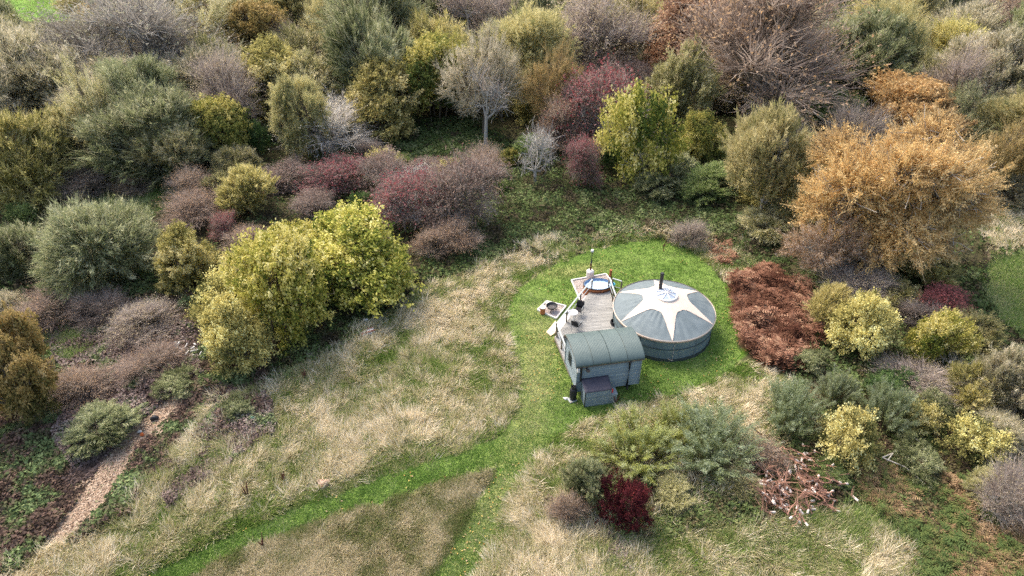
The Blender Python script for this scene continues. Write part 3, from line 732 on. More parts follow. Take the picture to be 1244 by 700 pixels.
TREES = [
 # --- far left
 ('scrub_tree', 'willow1', 'olive', 22, 70, 95, 90, 'grey-olive scrub tree below the bright far field at the top left', 'tree', .2, None),
 ('tree', 'oak2', 'oliveyel', 108, 48, 70, 40, 'small olive-yellow tree just below the far field', 'tree', .2, None),
 ('tree', 'oak1', 'gold', 128, 22, 56, 34, 'small golden tree at the top edge beside the far field', 'tree', .2, None),
 ('tree', 'sparse', 'palesage', 100, 6, 46, 34, 'thin pale tree at the top edge left of the golden one', 'tree', .3, None),
 ('bare_tree', 'bare1', 'greytwig', 165, 75, 175, 110, 'broad grey-mauve leafless crown rising over the woodland at upper left', 'tree', .2, PALEB),
 ('willow_tree', 'willow2', 'greygreen', 150, 125, 130, 80, 'grey-green willow in front of the broad grey leafless crown', 'tree', .2, None),
 ('willow_tree', 'willow3', 'greygreen', 42, 105, 110, 90, 'grey-green willow with a bare leaning trunk at the left edge', 'tree', .4, TANB),
 ('willow_tree', 'willow1', 'oliveyel', 22, 190, 105, 110, 'olive-yellow bush at the left edge above the grey bench', 'tree', .1, None),
 ('willow_tree', 'willow2', 'palesage', 88, 185, 74, 74, 'pale olive bush directly right of the olive-yellow one at left edge', 'tree', .1, None),
 ('willow_tree', 'willow3', 'sagedark', 182, 175, 120, 90, 'dark green bush between the grey leafless crown and the grass strip', 'tree', .1, None),
 ('willow_tree', 'willow2', 'olive', 215, 190, 70, 64, 'olive bush beside the small bright yellow tree', 'tree', .1, None),
 ('willow_tree', 'willow1', 'greygreen', 255, 100, 120, 90, 'grey-green willow behind the small bright yellow tree', 'tree', .2, PALEB),
 ('small_tree', 'hazel2', 'yelgreen', 268, 165, 64, 66, 'small bright yellow-green tree standing alone against the dark woodland edge', 'tree', .15, None),
 ('small_tree', 'hazel1', 'midgreen', 262, 135, 40, 44, 'small green crown directly behind the bright yellow tree', 'tree', .2, None),
 ('bush', 'holly', 'holly', 306, 170, 46, 60, 'dark green bush right of the small bright yellow tree', 'bush', .05, None),
 ('tree', 'sparse', 'olive', 240, 35, 90, 90, 'dark olive tree with a tan leaning trunk near the top left', 'tree', .4, TANB),
 ('tree', 'oak1', 'ochre', 300, 50, 84, 80, 'ochre-gold round tree in the upper left woodland', 'tree', .2, None),
 ('tree', 'willow3', 'palesage', 350, 25, 90, 60, 'pale sage tree touching the top edge left of centre', 'tree', .2, None),
 ('tree', 'willow1', 'olive', 365, 72, 90, 80, 'olive tree between the ochre tree and the big sage crown', 'tree', .2, None),
 ('tree', 'oak2', 'oliveyel', 330, 105, 90, 80, 'yellow-brown tree below the ochre-gold round tree', 'tree', .2, None),
 ('tree', 'willow2', 'olive', 378, 118, 90, 70, 'olive-ochre bush behind the pale grey leafless bush', 'tree', .1, None),
 ('bare_bush', 'bare2', 'whitetwig', 405, 160, 116, 76, 'pale grey leafless bush at the upper edge of the hawthorns', 'bush', .05, PALEB),
 # --- middle top
 ('willow_tree', 'willow3', 'sage', 455, 45, 120, 105, 'large silvery sage-green crown at the top left of centre', 'tree', .2, None),
 ('willow_tree', 'willow2', 'sagedark', 520, 35, 76, 70, 'dark sage crown right of the large silvery one', 'tree', .2, None),
 ('tree', 'oak2', 'oliveyel', 462, 128, 92, 80, 'olive-yellow round bush left of the clearing', 'tree', .1, None),
 ('small_tree', 'hazel3', 'yelgreen', 440, 105, 44, 50, 'yellow-leaved small tree below the silvery sage crown', 'tree', .15, None),
 ('tree', 'hazel2', 'yelgreen', 528, 105, 82, 84, 'yellow and green tree at the back of the clearing', 'tree', .15, None),
 ('tree', 'hazel1', 'yelgreen', 570, 75, 62, 50, 'bright yellow topped tree behind the clearing', 'tree', .2, None),
 ('bare_tree', 'bare2', 'purple', 580, 32, 92, 84, 'purple-grey leafless tree at the top centre', 'tree', .2, PALEB),
 ('bare_tree', 'snag2', 'purple', 594, 122, 66, 80, 'thin grey leafless tree with a leaning pale trunk beside the clearing', 'tree', .5, PALEB),
 ('tree', 'willow1', 'sagedark', 655, 18, 110, 60, 'dark green-grey crown at the top edge right of centre', 'tree', .2, None),
 ('tree', 'willow3', 'palesage', 640, 80, 95, 95, 'pale yellow-sage tree in the middle of the woodland', 'tree', .2, None),
 ('tree', 'sparse', 'ochre', 672, 110, 60, 110, 'tall thin ochre birch in the middle of the woodland', 'tree', .3, TANB),
 ('bare_tree', 'bare1', 'purple', 722, 62, 112, 96, 'mauve-grey leafless tree above the red hawthorn', 'tree', .2, None),
 ('tree', 'willow2', 'palesage', 765, 42, 76, 70, 'pale olive tree right of the mauve-grey leafless tree', 'tree', .2, None),
 ('tree', 'willow3', 'olive', 715, 14, 80, 44, 'olive crown touching the top edge above the mauve tree', 'tree', .2, None),
 ('tree', 'oak1', 'oliveyel', 785, 15, 80, 50, 'olive-brown crown at the top edge behind the rust-coloured tree', 'tree', .2, None),
 ('hawthorn', 'thorn', 'redhaw', 722, 132, 100, 90, 'large hawthorn with crimson berries in the middle of the woodland edge', 'tree', .15, PALEB),
 ('hawthorn', 'thorn', 'pinkhaw', 765, 105, 60, 56, 'pink-grey thorn tree behind the large crimson hawthorn', 'tree', .2, PALEB),
 ('hawthorn', 'thorn', 'redhaw', 708, 200, 50, 60, 'small dark red hawthorn in front of the large crimson one', 'tree', .1, None),
 ('bare_tree', 'snag', 'whitetwig', 652, 190, 52, 74, 'small tree of twisted white bare branches left of the red hawthorns', 'tree', .1, PALEB),
 ('tree', 'hazel3', 'yellow', 775, 165, 76, 116, 'tall yellow-green tree with a grey bare top above the bramble bank', 'tree', .15, PALEB),
 ('small_tree', 'hazel3', 'paleyellow', 780, 118, 30, 40, 'little yellow tree top behind the tall yellow-green tree', 'tree', .2, None),
 ('bush', 'hazel1', 'yelgreen', 619, 195, 32, 28, 'small yellow-green bush at the right end of the clearing', 'bush', .02, None),
 ('tree', 'hazel1', 'yelgreen', 852, 172, 56, 60, 'green bush with yellow tips below the large mauve tree', 'tree', .1, None),
 ('tree', 'willow2', 'olive', 825, 120, 70, 90, 'dark olive tree between the yellow-green tree and the mauve tree', 'tree', .2, None),
 ('bush', 'holly', 'holly', 735, 190, 40, 50, 'dark ivy-covered bush below the large crimson hawthorn', 'bush', .05, None),
 ('bush', 'holly', 'midgreen', 610, 228, 30, 22, 'small green bush in the brambles above the meadow', 'bush', .0, None),
 # --- right top
 ('tree', 'oak2', 'rust', 840, 48, 116, 96, 'rust-brown tree left of the large mauve crown', 'tree', .2, None),
 ('bare_tree', 'bare1', 'mauve', 930, 72, 180, 150, 'huge mauve-brown nearly leafless tree right of centre', 'tree', .25, BARK),
 ('bare_tree', 'snag2', 'whitetwig', 922, 128, 56, 60, 'fan of pale bare branches hanging in front of the mauve tree', 'tree', .2, PALEB),
 ('tree', 'willow1', 'sage', 1005, 30, 86, 74, 'sage-green crown at the top edge right of the mauve tree', 'tree', .2, None),
 ('tree', 'sparse', 'oliveyel', 1080, 42, 84, 90, 'yellow-olive birch with a thin pale trunk at the upper right', 'tree', .3, PALEB),
 ('tree', 'willow2', 'sagedark', 1045, 80, 100, 90, 'dark sage tree in front of the yellow-olive birch', 'tree', .2, None),
 ('bare_tree', 'bare2', 'purple', 1150, 22, 84, 60, 'purple leafless crown at the top edge on the right', 'tree', .2, None),
 ('tree', 'willow3', 'greygreen', 1165, 62, 90, 70, 'grey-olive tree below the purple crown at upper right', 'tree', .2, None),
 ('bare_tree', 'bare1', 'mauve', 1225, 40, 84, 80, 'tan-mauve leafless tree in the top right corner', 'tree', .2, None),
 ('tree', 'willow1', 'palesage', 1205, 5, 60, 36, 'pale green crown at the very top right', 'tree', .2, None),
 ('tree', 'willow1', 'olive', 1120, 100, 100, 76, 'olive willow behind the orange birch', 'tree', .2, None),
 ('tree', 'willow2', 'greygreen', 1200, 110, 110, 96, 'grey-green willow at the right edge above the orange birch', 'tree', .2, None),
 ('tree', 'willow3', 'palesage', 1235, 165, 80, 80, 'pale sage willow at the right edge level with the orange birch', 'tree', .15, None),
 ('tree', 'oak1', 'midgreen', 1002, 132, 78, 56, 'mid-green round tree left of the orange birch top', 'tree', .2, None),
 ('tree', 'willow2', 'palesage', 935, 215, 86, 116, 'pale sage-green tree between the bramble bank and the orange birch', 'tree', .1, PALEB),
 ('bush', 'willow1', 'olive', 945, 270, 84, 60, 'olive bush above the rust bracken patch', 'bush', .02, None),
 ('birch_tree', 'oak1', 'orange', 1110, 135, 116, 80, 'smaller orange tree behind the huge orange birch', 'tree', .3, None),
 ('birch_tree', 'birch', 'orange', 1080, 238, 176, 176, 'huge orange birch crown dominating the right side', 'tree', .15, PALEB),
 ('tree', 'sparse', 'ochre', 1215, 200, 64, 84, 'thin ochre tree at the right edge beside the huge orange birch', 'tree', .2, None),
 ('bare_bush', 'bare2', 'purple', 1040, 345, 90, 60, 'grey leafless twigs at the foot of the huge orange birch', 'bush', .0, PALEB),
 ('bush', 'willow2', 'oliveyel', 1130, 330, 70, 50, 'olive-yellow low bush at the right foot of the orange birch', 'bush', .0, None),
 ('bush', 'willow3', 'greygreen', 1225, 235, 60, 50, 'grey-green low bush at right edge above the bare earth', 'bush', .0, None),
 # --- hawthorn belt, left middle
 ('hawthorn', 'thorn', 'redhaw', 412, 212, 82, 50, 'crimson-berried hawthorn below the pale grey leafless bush', 'tree', .05, None),
 ('hawthorn', 'thorn', 'pinkhaw', 472, 215, 70, 56, 'pink-grey thorn bush with pale branches in the middle of the hawthorn belt', 'tree', .05, PALEB),
 ('hawthorn', 'thorn', 'redhaw', 500, 245, 92, 76, 'red-berried hawthorn with whitish curling branches behind the yellow hazels', 'tree', .05, PALEB),
 ('hawthorn', 'thorn', 'pinkhaw', 562, 240, 92, 90, 'broad dull pink thorn bush at the right end of the hawthorn belt', 'tree', .05, None),
 ('bush', 'bare1', 'mauve', 555, 290, 70, 50, 'brownish twiggy bush between the pink thorn and the meadow', 'bush', .0, None),
 ('bush', 'holly', 'holly', 440, 243, 34, 34, 'dark evergreen bush just above the yellow hazels', 'bush', .02, None),
 ('bush', 'holly', 'midgreen', 488, 198, 36, 30, 'green bush on the slope above the hawthorn belt', 'bush', .02, None),
 ('bush', 'hazel3', 'paleyellow', 466, 192, 20, 26, 'tiny pale yellow sapling above the hawthorn belt', 'bush', .02, None),
 ('bush', 'thorn', 'pinkhaw', 345, 215, 84, 50, 'pinkish brown thorn thicket above the olive bushes on the left', 'bush', .0, None),
 ('bush', 'thorn', 'pinkhaw', 380, 245, 76, 50, 'grey-pink thorn thicket left of the dark evergreen bush', 'bush', .0, None),
 ('bush', 'willow2', 'oliveyel', 300, 238, 76, 66, 'ochre-olive bush in the thicket left of the yellow hazels', 'bush', .0, None),
 ('bush', 'bare1', 'mauve', 232, 258, 84, 36, 'low purple-brown bramble mound beside the green strip', 'bush', .0, None),
 ('bush', 'thorn', 'redhaw', 272, 275, 44, 40, 'small red-brown thorn behind the ochre-olive bush', 'bush', .0, None),
 ('small_tree', 'oak2', 'oliveyel', 222, 318, 86, 90, 'ochre-olive rounded shrub left of the yellow hazels', 'shrub', .02, None),
 ('bush', 'bare1', 'mauve', 300, 295, 60, 40, 'brown twiggy bush behind the left yellow hazel', 'bush', .0, None),
 # --- big shrubs
 ('shrub', 'willow3', 'sage', 126, 308, 142, 122, 'large rounded grey-green shrub on the left', 'shrub', .03, None),
 ('shrub', 'willow1', 'sagedark', 12, 305, 90, 90, 'grey-green shrub cut by the left edge', 'shrub', .03, None),
 ('hazel', 'hazel2', 'yellow', 358, 318, 110, 90, 'yellow-green hazel at the back between the two largest ones', 'tree', .03, None),
 ('hazel', 'hazel1', 'paleyellow', 286, 418, 96, 116, 'yellow-green hazel at the lower left end of the diagonal clump', 'tree', .0, None),
 ('hazel', 'hazel3', 'paleyellow', 272, 362, 80, 80, 'paler airy hazel at the left side of the diagonal clump', 'tree', .0, None),
 ('hazel', 'hazel1', 'yellow', 430, 318, 176, 140, 'large yellow-green hazel at the upper right end of the diagonal clump', 'tree', .03, None),
 ('hazel', 'hazel2', 'yellow', 342, 362, 150, 156, 'large yellow-green hazel in the middle of the diagonal clump beside the meadow', 'tree', .03, None),
 ('shrub', 'hazel3', 'paleyellow', 290, 325, 70, 60, 'pale yellow sparse shrub behind the left yellow hazel', 'shrub', .1, None),
 ('tree', 'oak1', 'ochre', 18, 455, 118, 160, 'ochre and green rounded tree cut by the left edge', 'tree', .05, None),
 # --- right lower
 ('shrub', 'hazel1', 'paleyellow', 1050, 400, 98, 98, 'round pale yellow hazel beside the rust bracken', 'shrub', .05, None),
 ('shrub', 'hazel2', 'yellow', 1140, 420, 80, 84, 'yellow hazel right of the round one, in front of the maroon shrub', 'shrub', .05, None),
 ('shrub', 'thorn', 'marshrub', 1145, 368, 80, 56, 'dull maroon shrub behind the right-hand yellow hazel', 'shrub', .0, None),
 ('shrub', 'hazel3', 'paleyellow', 1028, 530, 84, 96, 'yellow-leaved small tree among the blue-green willows at lower right', 'shrub', .05, None),
 ('shrub', 'hazel3', 'paleyellow', 1182, 538, 76, 76, 'yellow shrub near the lower right edge above the purple leafless bush', 'shrub', .05, None),
 ('shrub', 'willow2', 'greygreen', 1222, 470, 90, 100, 'dark grey-green shrub at the right edge below the green grass', 'shrub', .05, PALEB),
 ('shrub', 'willow1', 'oliveyel', 1180, 470, 70, 80, 'olive-yellow shrub left of the dark grey-green one at the right edge', 'shrub', .05, None),
 ('bare_bush', 'bare2', 'purple', 1110, 465, 90, 50, 'grey-purple leafless bush in the hollow between the yellow shrubs', 'bush', .0, None),
 ('bare_bush', 'bare2', 'purple', 1226, 606, 76, 90, 'purple-grey leafless bush at the lower right edge', 'bush', .0, PALEB),
 ('willow_shrub', 'rods1', 'bluewillow', 868, 540, 130, 110, 'young blue-green willow with upright rods in front of the yurt lawn', 'shrub', .0, None),
 ('willow_shrub', 'rods2', 'yelwillow', 775, 540, 120, 100, 'yellow-green young willow left of the blue-green one', 'shrub', .0, None),
 ('willow_shrub', 'rods1', 'bluewillow', 962, 500, 84, 84, 'blue-green willow rods left of the yellow-leaved small tree', 'shrub', .0, None),
 ('willow_shrub', 'rods2', 'bluewillow', 1018, 478, 60, 56, 'blue-green willow rods behind the yellow-leaved small tree', 'shrub', .0, None),
 ('willow_shrub', 'rods2', 'bluewillow', 1080, 500, 70, 76, 'blue-green willow rods right of the yellow-leaved small tree', 'shrub', .0, None),
 ('shrub', 'holly', 'maroon', 760, 615, 80, 84, 'dense dark maroon round shrub in the lower meadow', 'shrub', .0, None),
 ('shrub', 'willow2', 'sagedark', 712, 590, 56, 66, 'small grey-green shrub left of the dark maroon one', 'shrub', .0, None),
 ('bare_bush', 'bare2', 'purple', 838, 288, 46, 40, 'small purple-grey twiggy bush at the top of the lawn', 'bush', .0, None),
 ('bush', 'bare1', 'mauve', 690, 620, 46, 46, 'brown-pink twiggy bush left of the dark maroon shrub', 'bush', .0, None),
 ('bush', 'holly', 'sagedark', 1115, 560, 76, 60, 'dark green bush in the hollow left of the yellow shrub at right', 'bush', .0, None),
 ('bush', 'holly', 'midgreen', 1010, 575, 60, 40, 'green low bush right of the cut brush heap', 'bush', .0, None),
 ('bush', 'holly', 'holly', 1080, 470, 60, 50, 'dark evergreen bush below the round pale yellow hazel', 'bush', .0, None),
 ('bush', 'holly', 'sagedark', 985, 440, 50, 40, 'grey-green low bush at the foot of the rust bracken', 'bush', .0, None),
 ('bush', 'holly', 'sagedark', 215, 470, 66, 44, 'dark green low bush at the upper end of the dirt track', 'bush', .0, None),
 ('bush', 'holly', 'sagedark', 290, 500, 50, 40, 'dark green low bush below the left yellow hazel', 'bush', .0, None),
 ('bare_tree', 'snag', 'whitetwig', 505, 222, 60, 50, 'curling whitish dead branches sticking out of the red-berried hawthorn', 'tree', .25, PALEB),
 ('bare_tree', 'snag2', 'greytwig', 776, 148, 40, 50, 'grey dead top poking out of the tall yellow-green tree', 'tree', .5, PALEB),
 ('bare_tree', 'snag2', 'greytwig', 980, 70, 70, 60, 'pale bare branches at the right shoulder of the huge mauve tree', 'tree', .3, PALEB),
 ('bare_tree', 'snag2', 'greytwig', 240, 55, 50, 80, 'tan-trunked thin dead tree left of the ochre-gold round tree', 'tree', .3, TANB),
 ('bare_tree', 'snag2', 'greytwig', 50, 120, 60, 80, 'thin bare pale tree leaning out of the willow at far left', 'tree', .3, TANB),
 ('bare_tree', 'snag2', 'greytwig', 1165, 450, 70, 60, 'grey dead branches between the olive-yellow shrub and the yellow hazel at right', 'tree', .0, PALEB),
 ('bush', 'bare1', 'mauve', 525, 300, 50, 40, 'dark brown twiggy bush at the right foot of the right-hand yellow hazel', 'bush', .0, None),
 ('bush', 'thorn', 'pinkhaw', 520, 205, 70, 44, 'pinkish twig thicket between the clearing and the thorn belt', 'bush', .0, PALEB),
 ('bush', 'bare2', 'mauve', 590, 205, 60, 50, 'brown twiggy bush left of the small yellow-green bush', 'bush', .0, None),
 ('bush', 'bare1', 'mauve', 680, 165, 60, 70, 'brown leafless thicket behind the twisted white branches', 'bush', .0, None),
 ('bush', 'willow2', 'sagedark', 800, 215, 90, 50, 'dark green low bush at the foot of the tall yellow-green tree', 'bush', .0, None),
 ('bush', 'willow3', 'midgreen', 860, 225, 80, 50, 'green low bush left of the pale sage-green tree', 'bush', .0, None),
 ('bush', 'bare1', 'purple', 175, 395, 90, 50, 'pinkish brown bramble mound below the large grey-green shrub', 'bush', .0, None),
 ('bush', 'bare2', 'mauve', 60, 372, 100, 56, 'mauve-brown bramble mound left of the large grey-green shrub', 'bush', .0, None),
 ('bush', 'bare1', 'mauve', 95, 470, 80, 50, 'purple-brown bramble mound right of the ochre tree', 'bush', .0, None),
 ('bush', 'bare2', 'mauve', 185, 445, 80, 50, 'dull brown twiggy mound above the upper end of the dirt track', 'bush', .0, None),
 ('bush', 'willow2', 'sagedark', 120, 520, 90, 50, 'low dark green bramble mound left of the dirt track', 'bush', .0, None),
 ('bush', 'willow3', 'oliveyel', 1005, 380, 60, 60, 'olive bush between the rust bracken and the round yellow hazel', 'bush', .0, None),
 ('bush', 'willow1', 'palesage', 1180, 400, 80, 60, 'pale sage bush above the dark grey-green shrub at right', 'bush', .0, None),
 ('bush', 'hazel3', 'oliveyel', 1110, 510, 60, 60, 'olive-yellow leafy bush in the hollow between the two lower yellow shrubs', 'bush', .0, None),
 ('bush', 'willow2', 'olive', 1200, 595, 60, 50, 'olive bush left of the purple-grey leafless bush at lower right', 'bush', .0, None),
 ('bush', 'bare1', 'mauve', 930, 555, 60, 50, 'brown twiggy bush between the blue-green willow and the cut brush', 'bush', .0, None),
 ('bush', 'rods2', 'yelwillow', 820, 520, 80, 70, 'yellow-green willow growth between the two larger young willows', 'shrub', .0, None),
 ('bush', 'willow3', 'olive', 820, 600, 60, 40, 'low olive bush right of the dark maroon shrub', 'bush', .0, None),
 ('bush', 'willow1', 'olive', 895, 590, 60, 40, 'low olive bush in front of the blue-green willow', 'bush', .0, None),
 ('tree', 'sparse', 'mauve', 1005, 300, 100, 110, 'thin tan side crown on the left flank of the huge orange birch', 'tree', .1, PALEB),
]
spots = []
for (nm, key, mt, u, v, w_, h_, lab, cat, tall, bark) in TREES:
    spots.append(plant(nm, key, mt, u, v, w_, h_, lab, cat, None, tall, None, bark))
# the rest of the wood: crowns glimpsed between and behind the ones above, thinning to nothing at the far field
fr = np.random.default_rng(44); cnt = 0
kinds = [('willow1', 'olive', 'olive'), ('willow2', 'greygreen', 'grey-green'), ('willow3', 'sagedark', 'dark sage'), ('oak1', 'oliveyel', 'yellow-olive'), ('bare1', 'purple', 'purple-grey leafless'), ('willow1', 'palesage', 'pale sage')]
cand = []
for gy in np.arange(54, 156, 5.4):
    for gx in np.arange(-112, 116, 5.8):
        cand.append((gx + fr.uniform(-2.4, 2.4), gy + fr.uniform(-2.2, 2.2)))
for x, y in cand:
    r = fr.uniform(2.2, 4.4) if y < 85 else fr.uniform(2.8, 5.6)
    u, v = W(x, y, 5.)
    if u < 105 and v < 42: continue
    u, v = W(x, y, 3.)
    if u < -160 or u > 1400: continue
    if inpoly(np.array([u]), np.array([v + 12]), CLEAR)[0] or inpoly(np.array([u]), np.array([v + 8]), [(180, 215), (300, 180), (300, 235), (200, 240)])[0]: continue
    if v > 135 and 470 < u < 900: continue
    if v > 205 and u < 480: continue
    if v > 200 and u > 1150: continue
    if any(math.hypot(x - a, y - b) < .42 * (r + c) for a, b, c in spots): continue
    kk = kinds[int(fr.choice(6, p=[.26, .17, .13, .14, .14, .16]))]
    if kk[0] != 'bare1': kk = (['willow1', 'willow2', 'willow3', 'sparse', 'oak2', 'birch', 'sparse'][int(fr.integers(0, 7))],) + kk[1:]
    elif fr.random() < .5: kk = ('bare2',) + kk[1:]
    t = empty('woodland_tree', (x, y, float(terr(x, y))), fr.uniform(0, 6))
    tag(t, f'{kk[2]} tree packed among its neighbours in the far woodland', 'tree', f'{kk[2]} trees filling the far woodland')
    sqx = fr.uniform(.85, 1.2); tlt = (fr.uniform(-.15, .15), fr.uniform(-.15, .15), 0)
    me, tr = PROTO[kk[0]]; c = r * fr.uniform(.85, 1.6)
    for nm, m_, mt in (('trunk', tr, BARK), ('crown', me, MT[kk[1]])):
        o = bpy.data.objects.new(nm, m_); COL.objects.link(o); o.parent = t; o.location = (0, 0, c * .85); o.scale = (r / R0 * sqx, r / R0 / sqx, c / C0); o.rotation_euler = tlt
        o.material_slots[0].link = 'OBJECT'; o.material_slots[0].material = mt
    spots.append((x, y, r)); cnt += 1
# low bushes closing the ground between the trees
bk = [('willow1', 'olive', 'olive'), ('willow3', 'greygreen', 'grey-green'), ('holly', 'midgreen', 'fresh green'), ('bare1', 'mauve', 'mauve twiggy'), ('bare2', 'pinkhaw', 'pinkish brown twiggy'), ('holly', 'sagedark', 'dark green'), ('hazel3', 'oliveyel', 'yellow-olive')]
BZ = [[(-120, 110), (300, 100), (470, 150), (470, 190), (560, 200), (560, 320), (500, 300), (440, 250), (300, 230), (240, 290), (200, 255), (120, 250), (40, 270), (-120, 260)],
      [(600, 90), (900, 90), (1320, 90), (1320, 230), (1190, 240), (960, 330), (900, 300), (880, 200), (820, 205), (700, 245), (620, 220), (610, 150)],
      [(0, 330), (60, 370), (180, 380), (240, 400), (230, 440), (160, 400), (60, 400), (0, 380)], [(1000, 330), (1190, 340), (1200, 400), (1320, 420), (1320, 600), (1200, 620), (1120, 560), (1080, 560), (1000, 440)]]
nbsh = 0
for gy in np.arange(22, 88, 3.1):
    for gx in np.arange(-62, 62, 3.3):
        x, y = gx + fr.uniform(-1.3, 1.3), gy + fr.uniform(-1.2, 1.2); u, v = W(x, y, 0.)
        if not any(inpoly(np.array([u]), np.array([v]), z_)[0] for z_ in BZ): continue
        r = fr.uniform(1.2, 2.8)
        if any(math.hypot(x - a, y - b) < .5 * (r + c) for a, b, c in spots): continue
        kk = bk[int(fr.choice(7, p=[.2, .18, .1, .18, .12, .14, .08]))]
        t = empty('low_bush', (x, y, float(terr(x, y))), fr.uniform(0, 6)); c = r * fr.uniform(.5, .9)
        tag(t, f'{kk[2]} low bush filling a gap in the scrub under the trees', 'bush', f'{kk[2]} low bushes in the scrub')
        me, tr = PROTO[kk[0]]
        for nm, m_, mt in (('trunk', tr, BARK), ('crown', me, MT[kk[1]])):
            o = bpy.data.objects.new(nm, m_); COL.objects.link(o); o.parent = t; o.location = (0, 0, c * .6); o.scale = (r / R0, r / R0, c / C0)
            o.material_slots[0].link = 'OBJECT'; o.material_slots[0].material = mt
        spots.append((x, y, r)); nbsh += 1
print('bushes', nbsh)
print('fill trees', cnt, 'named', len(TREES))
# ------------------------------------------------------------------ the yurt
def V2(u, v, z=0.): 
    x, y = G(u, v, z); return Vector((float(x), float(y), z))
CANV = surf('grey_canvas', (.165, .20, .212), .75, (.12, .15, .16), 2.2, .25, detail=8)
CANW = surf('grey_wall_canvas', (.165, .22, .235), .8, (.12, .16, .175), 2.2, .3, detail=8)
SKIRT = surf('dark_ground_skirt', (.06, .075, .07), .9, (.035, .045, .04), 5, .3)
CREAM = surf('cream_canvas', (.67, .56, .47), .75, (.58, .47, .385), 2.0, .15, detail=8)
WHITE = surf('white_painted_timber', (.74, .72, .69), .6, (.58, .56, .53), 12, .1)
TANT = surf('tan_trim', (.50, .37, .27), .7, (.36, .26, .19), 10, .1)
BLACK = surf('black_metal', (.018, .018, .02), .45, (.012, .012, .013), 20, .05, spec=.5)
BLACKP = surf('black_plastic', (.022, .022, .026), .5, (.015, .015, .017), 20, .05)
GREYM = surf('galvanised_metal', (.42, .45, .46), .45, (.30, .33, .34), 14, .05, metal=.4)
def glass(name, c, rough=.08):
    m, t, n, l = newmat(name); p = n.new('ShaderNodeBsdfPrincipled'); p.inputs['Base Color'].default_value = (*c, 1); p.inputs['Roughness'].default_value = rough
    p.inputs['Specular IOR Level'].default_value = .8
    nz = n.new('ShaderNodeTexNoise'); nz.inputs['Scale'].default_value = 3; b = n.new('ShaderNodeBump'); b.inputs['Strength'].default_value = .08; l.new(nz.outputs[0], b.inputs['Height']); l.new(b.outputs[0], p.inputs['Normal'])
    o = n.new('ShaderNodeOutputMaterial'); l.new(p.outputs[0], o.inputs[0]); return m
PANE = glass('skylight_pane', (.30, .36, .46)); DARKG = glass('dark_window_glass', (.02, .025, .03)); WATER = glass('pale_blue_water', (.42, .56, .70), .12)

YR = 2.84; YC = Vector((8.74, 31.08, 0)); EZ = 1.52; AZ = 2.72
def yz(s): return EZ + (AZ - EZ) * (1 - s) + .07 * math.sin(PI * s)
yurt = empty('yurt', YC); tag(yurt, 'round grey canvas yurt with a cream six-pointed star on its roof', 'yurt')
def ring_mesh(prof_fn, n, rows, name, mat, wr=0.):
    mb = MB(); rr = np.random.default_rng(5)
    vs = []
    for j in range(rows + 1):
        for k in range(n):
            a = 2 * PI * k / n; r, z = prof_fn(j / rows, a); vs.append((r * math.cos(a), r * math.sin(a), z))
    fs = [(j * n + k, j * n + (k + 1) % n, (j + 1) * n + (k + 1) % n, (j + 1) * n + k) for j in range(rows) for k in range(n)]
    mb.add(vs, fs); return mb.build(name, mat, yurt, smooth=True)
def wrinkle(a, t): return .014 * math.sin(a * 17 + 2 * math.sin(a * 5)) * math.sin(t * 3.1) + .008 * math.sin(a * 41 + t * 4)
ring_mesh(lambda t, a: (YR - .02 + wrinkle(a, t), .20 + t * (EZ - .20)), 192, 10, 'wall', CANW)
ring_mesh(lambda t, a: (YR + .03 - .02 * t + .02 * math.sin(a * 23), -.05 + t * (.27 + .03 * math.sin(a * 9))), 192, 3, 'skirt', SKIRT)
ring_mesh(lambda t, a: (YR + .012 + .015 * math.sin(t * PI), .86 + t * .05 + .015 * math.sin(a * 4)), 160, 4, 'wall_strap', SKIRT)
# eave trim: one tan and one cream band
ring_mesh(lambda t, a: (YR + .03 + .03 * math.sin(t * PI), EZ - .13 + t * .10), 160, 4, 'eave_band', TANT)
ring_mesh(lambda t, a: (YR + .05 + .035 * math.sin(t * PI), EZ - .03 + t * .09), 160, 4, 'eave_band', CREAM)
# roof cone with the sag between rafters
NR, NA = 26, 240
vs = []
for j in range(NR + 1):
    s = .2 + .8 * j / NR
    for k in range(NA):
        a = 2 * PI * k / NA
        z = yz(s) - .022 * (math.sin(a * 18) ** 2) * math.sin(PI * (s - .2) / .8) + .006 * math.sin(a * 31 + s * 9) + .008 * math.sin(a * 7 - s * 22)
        r = s * YR * 1.012; vs.append((r * math.cos(a), r * math.sin(a), z))
mb = MB(); mb.add(vs, [(j * NA + k, j * NA + (k + 1) % NA, (j + 1) * NA + (k + 1) % NA, (j + 1) * NA + k) for j in range(NR) for k in range(NA)])
mb.build('roof_canvas', CANV, yurt, smooth=True)
# star
tips = [math.radians(x) for x in (-91, -30, 36, 92, 146, 204)]
def star_r(a):
    best = 9
    tt = sorted(t % (2 * PI) for t in tips); a %= 2 * PI
    for i in range(6):
        t0 = tt[i]; t1 = tt[(i + 1) % 6] + (2 * PI if i == 5 else 0); aa = a if a >= tt[0] else a + 2 * PI
        if t0 <= aa <= t1:
            f = (aa - t0) / (t1 - t0); f = min(f, 1 - f) * 2
            return .445 + .56 * (1 - f) ** 3.5
    return .45
NA2 = 540; NR2 = 18; vs = []
for j in range(NR2 + 1):
    for k in range(NA2):
        a = 2 * PI * k / NA2; rs = star_r(a); s = .2 + (rs - .2) * j / NR2
        z = yz(s) + .02 + .004 * math.sin(a * 26 + s * 5); r = s * YR * 1.012
        vs.append((r * math.cos(a), r * math.sin(a), z))
for k in range(NA2):
    a = 2 * PI * k / NA2; s = star_r(a); r = s * YR * 1.012; vs.append((r * math.cos(a), r * math.sin(a), yz(s) - .03))
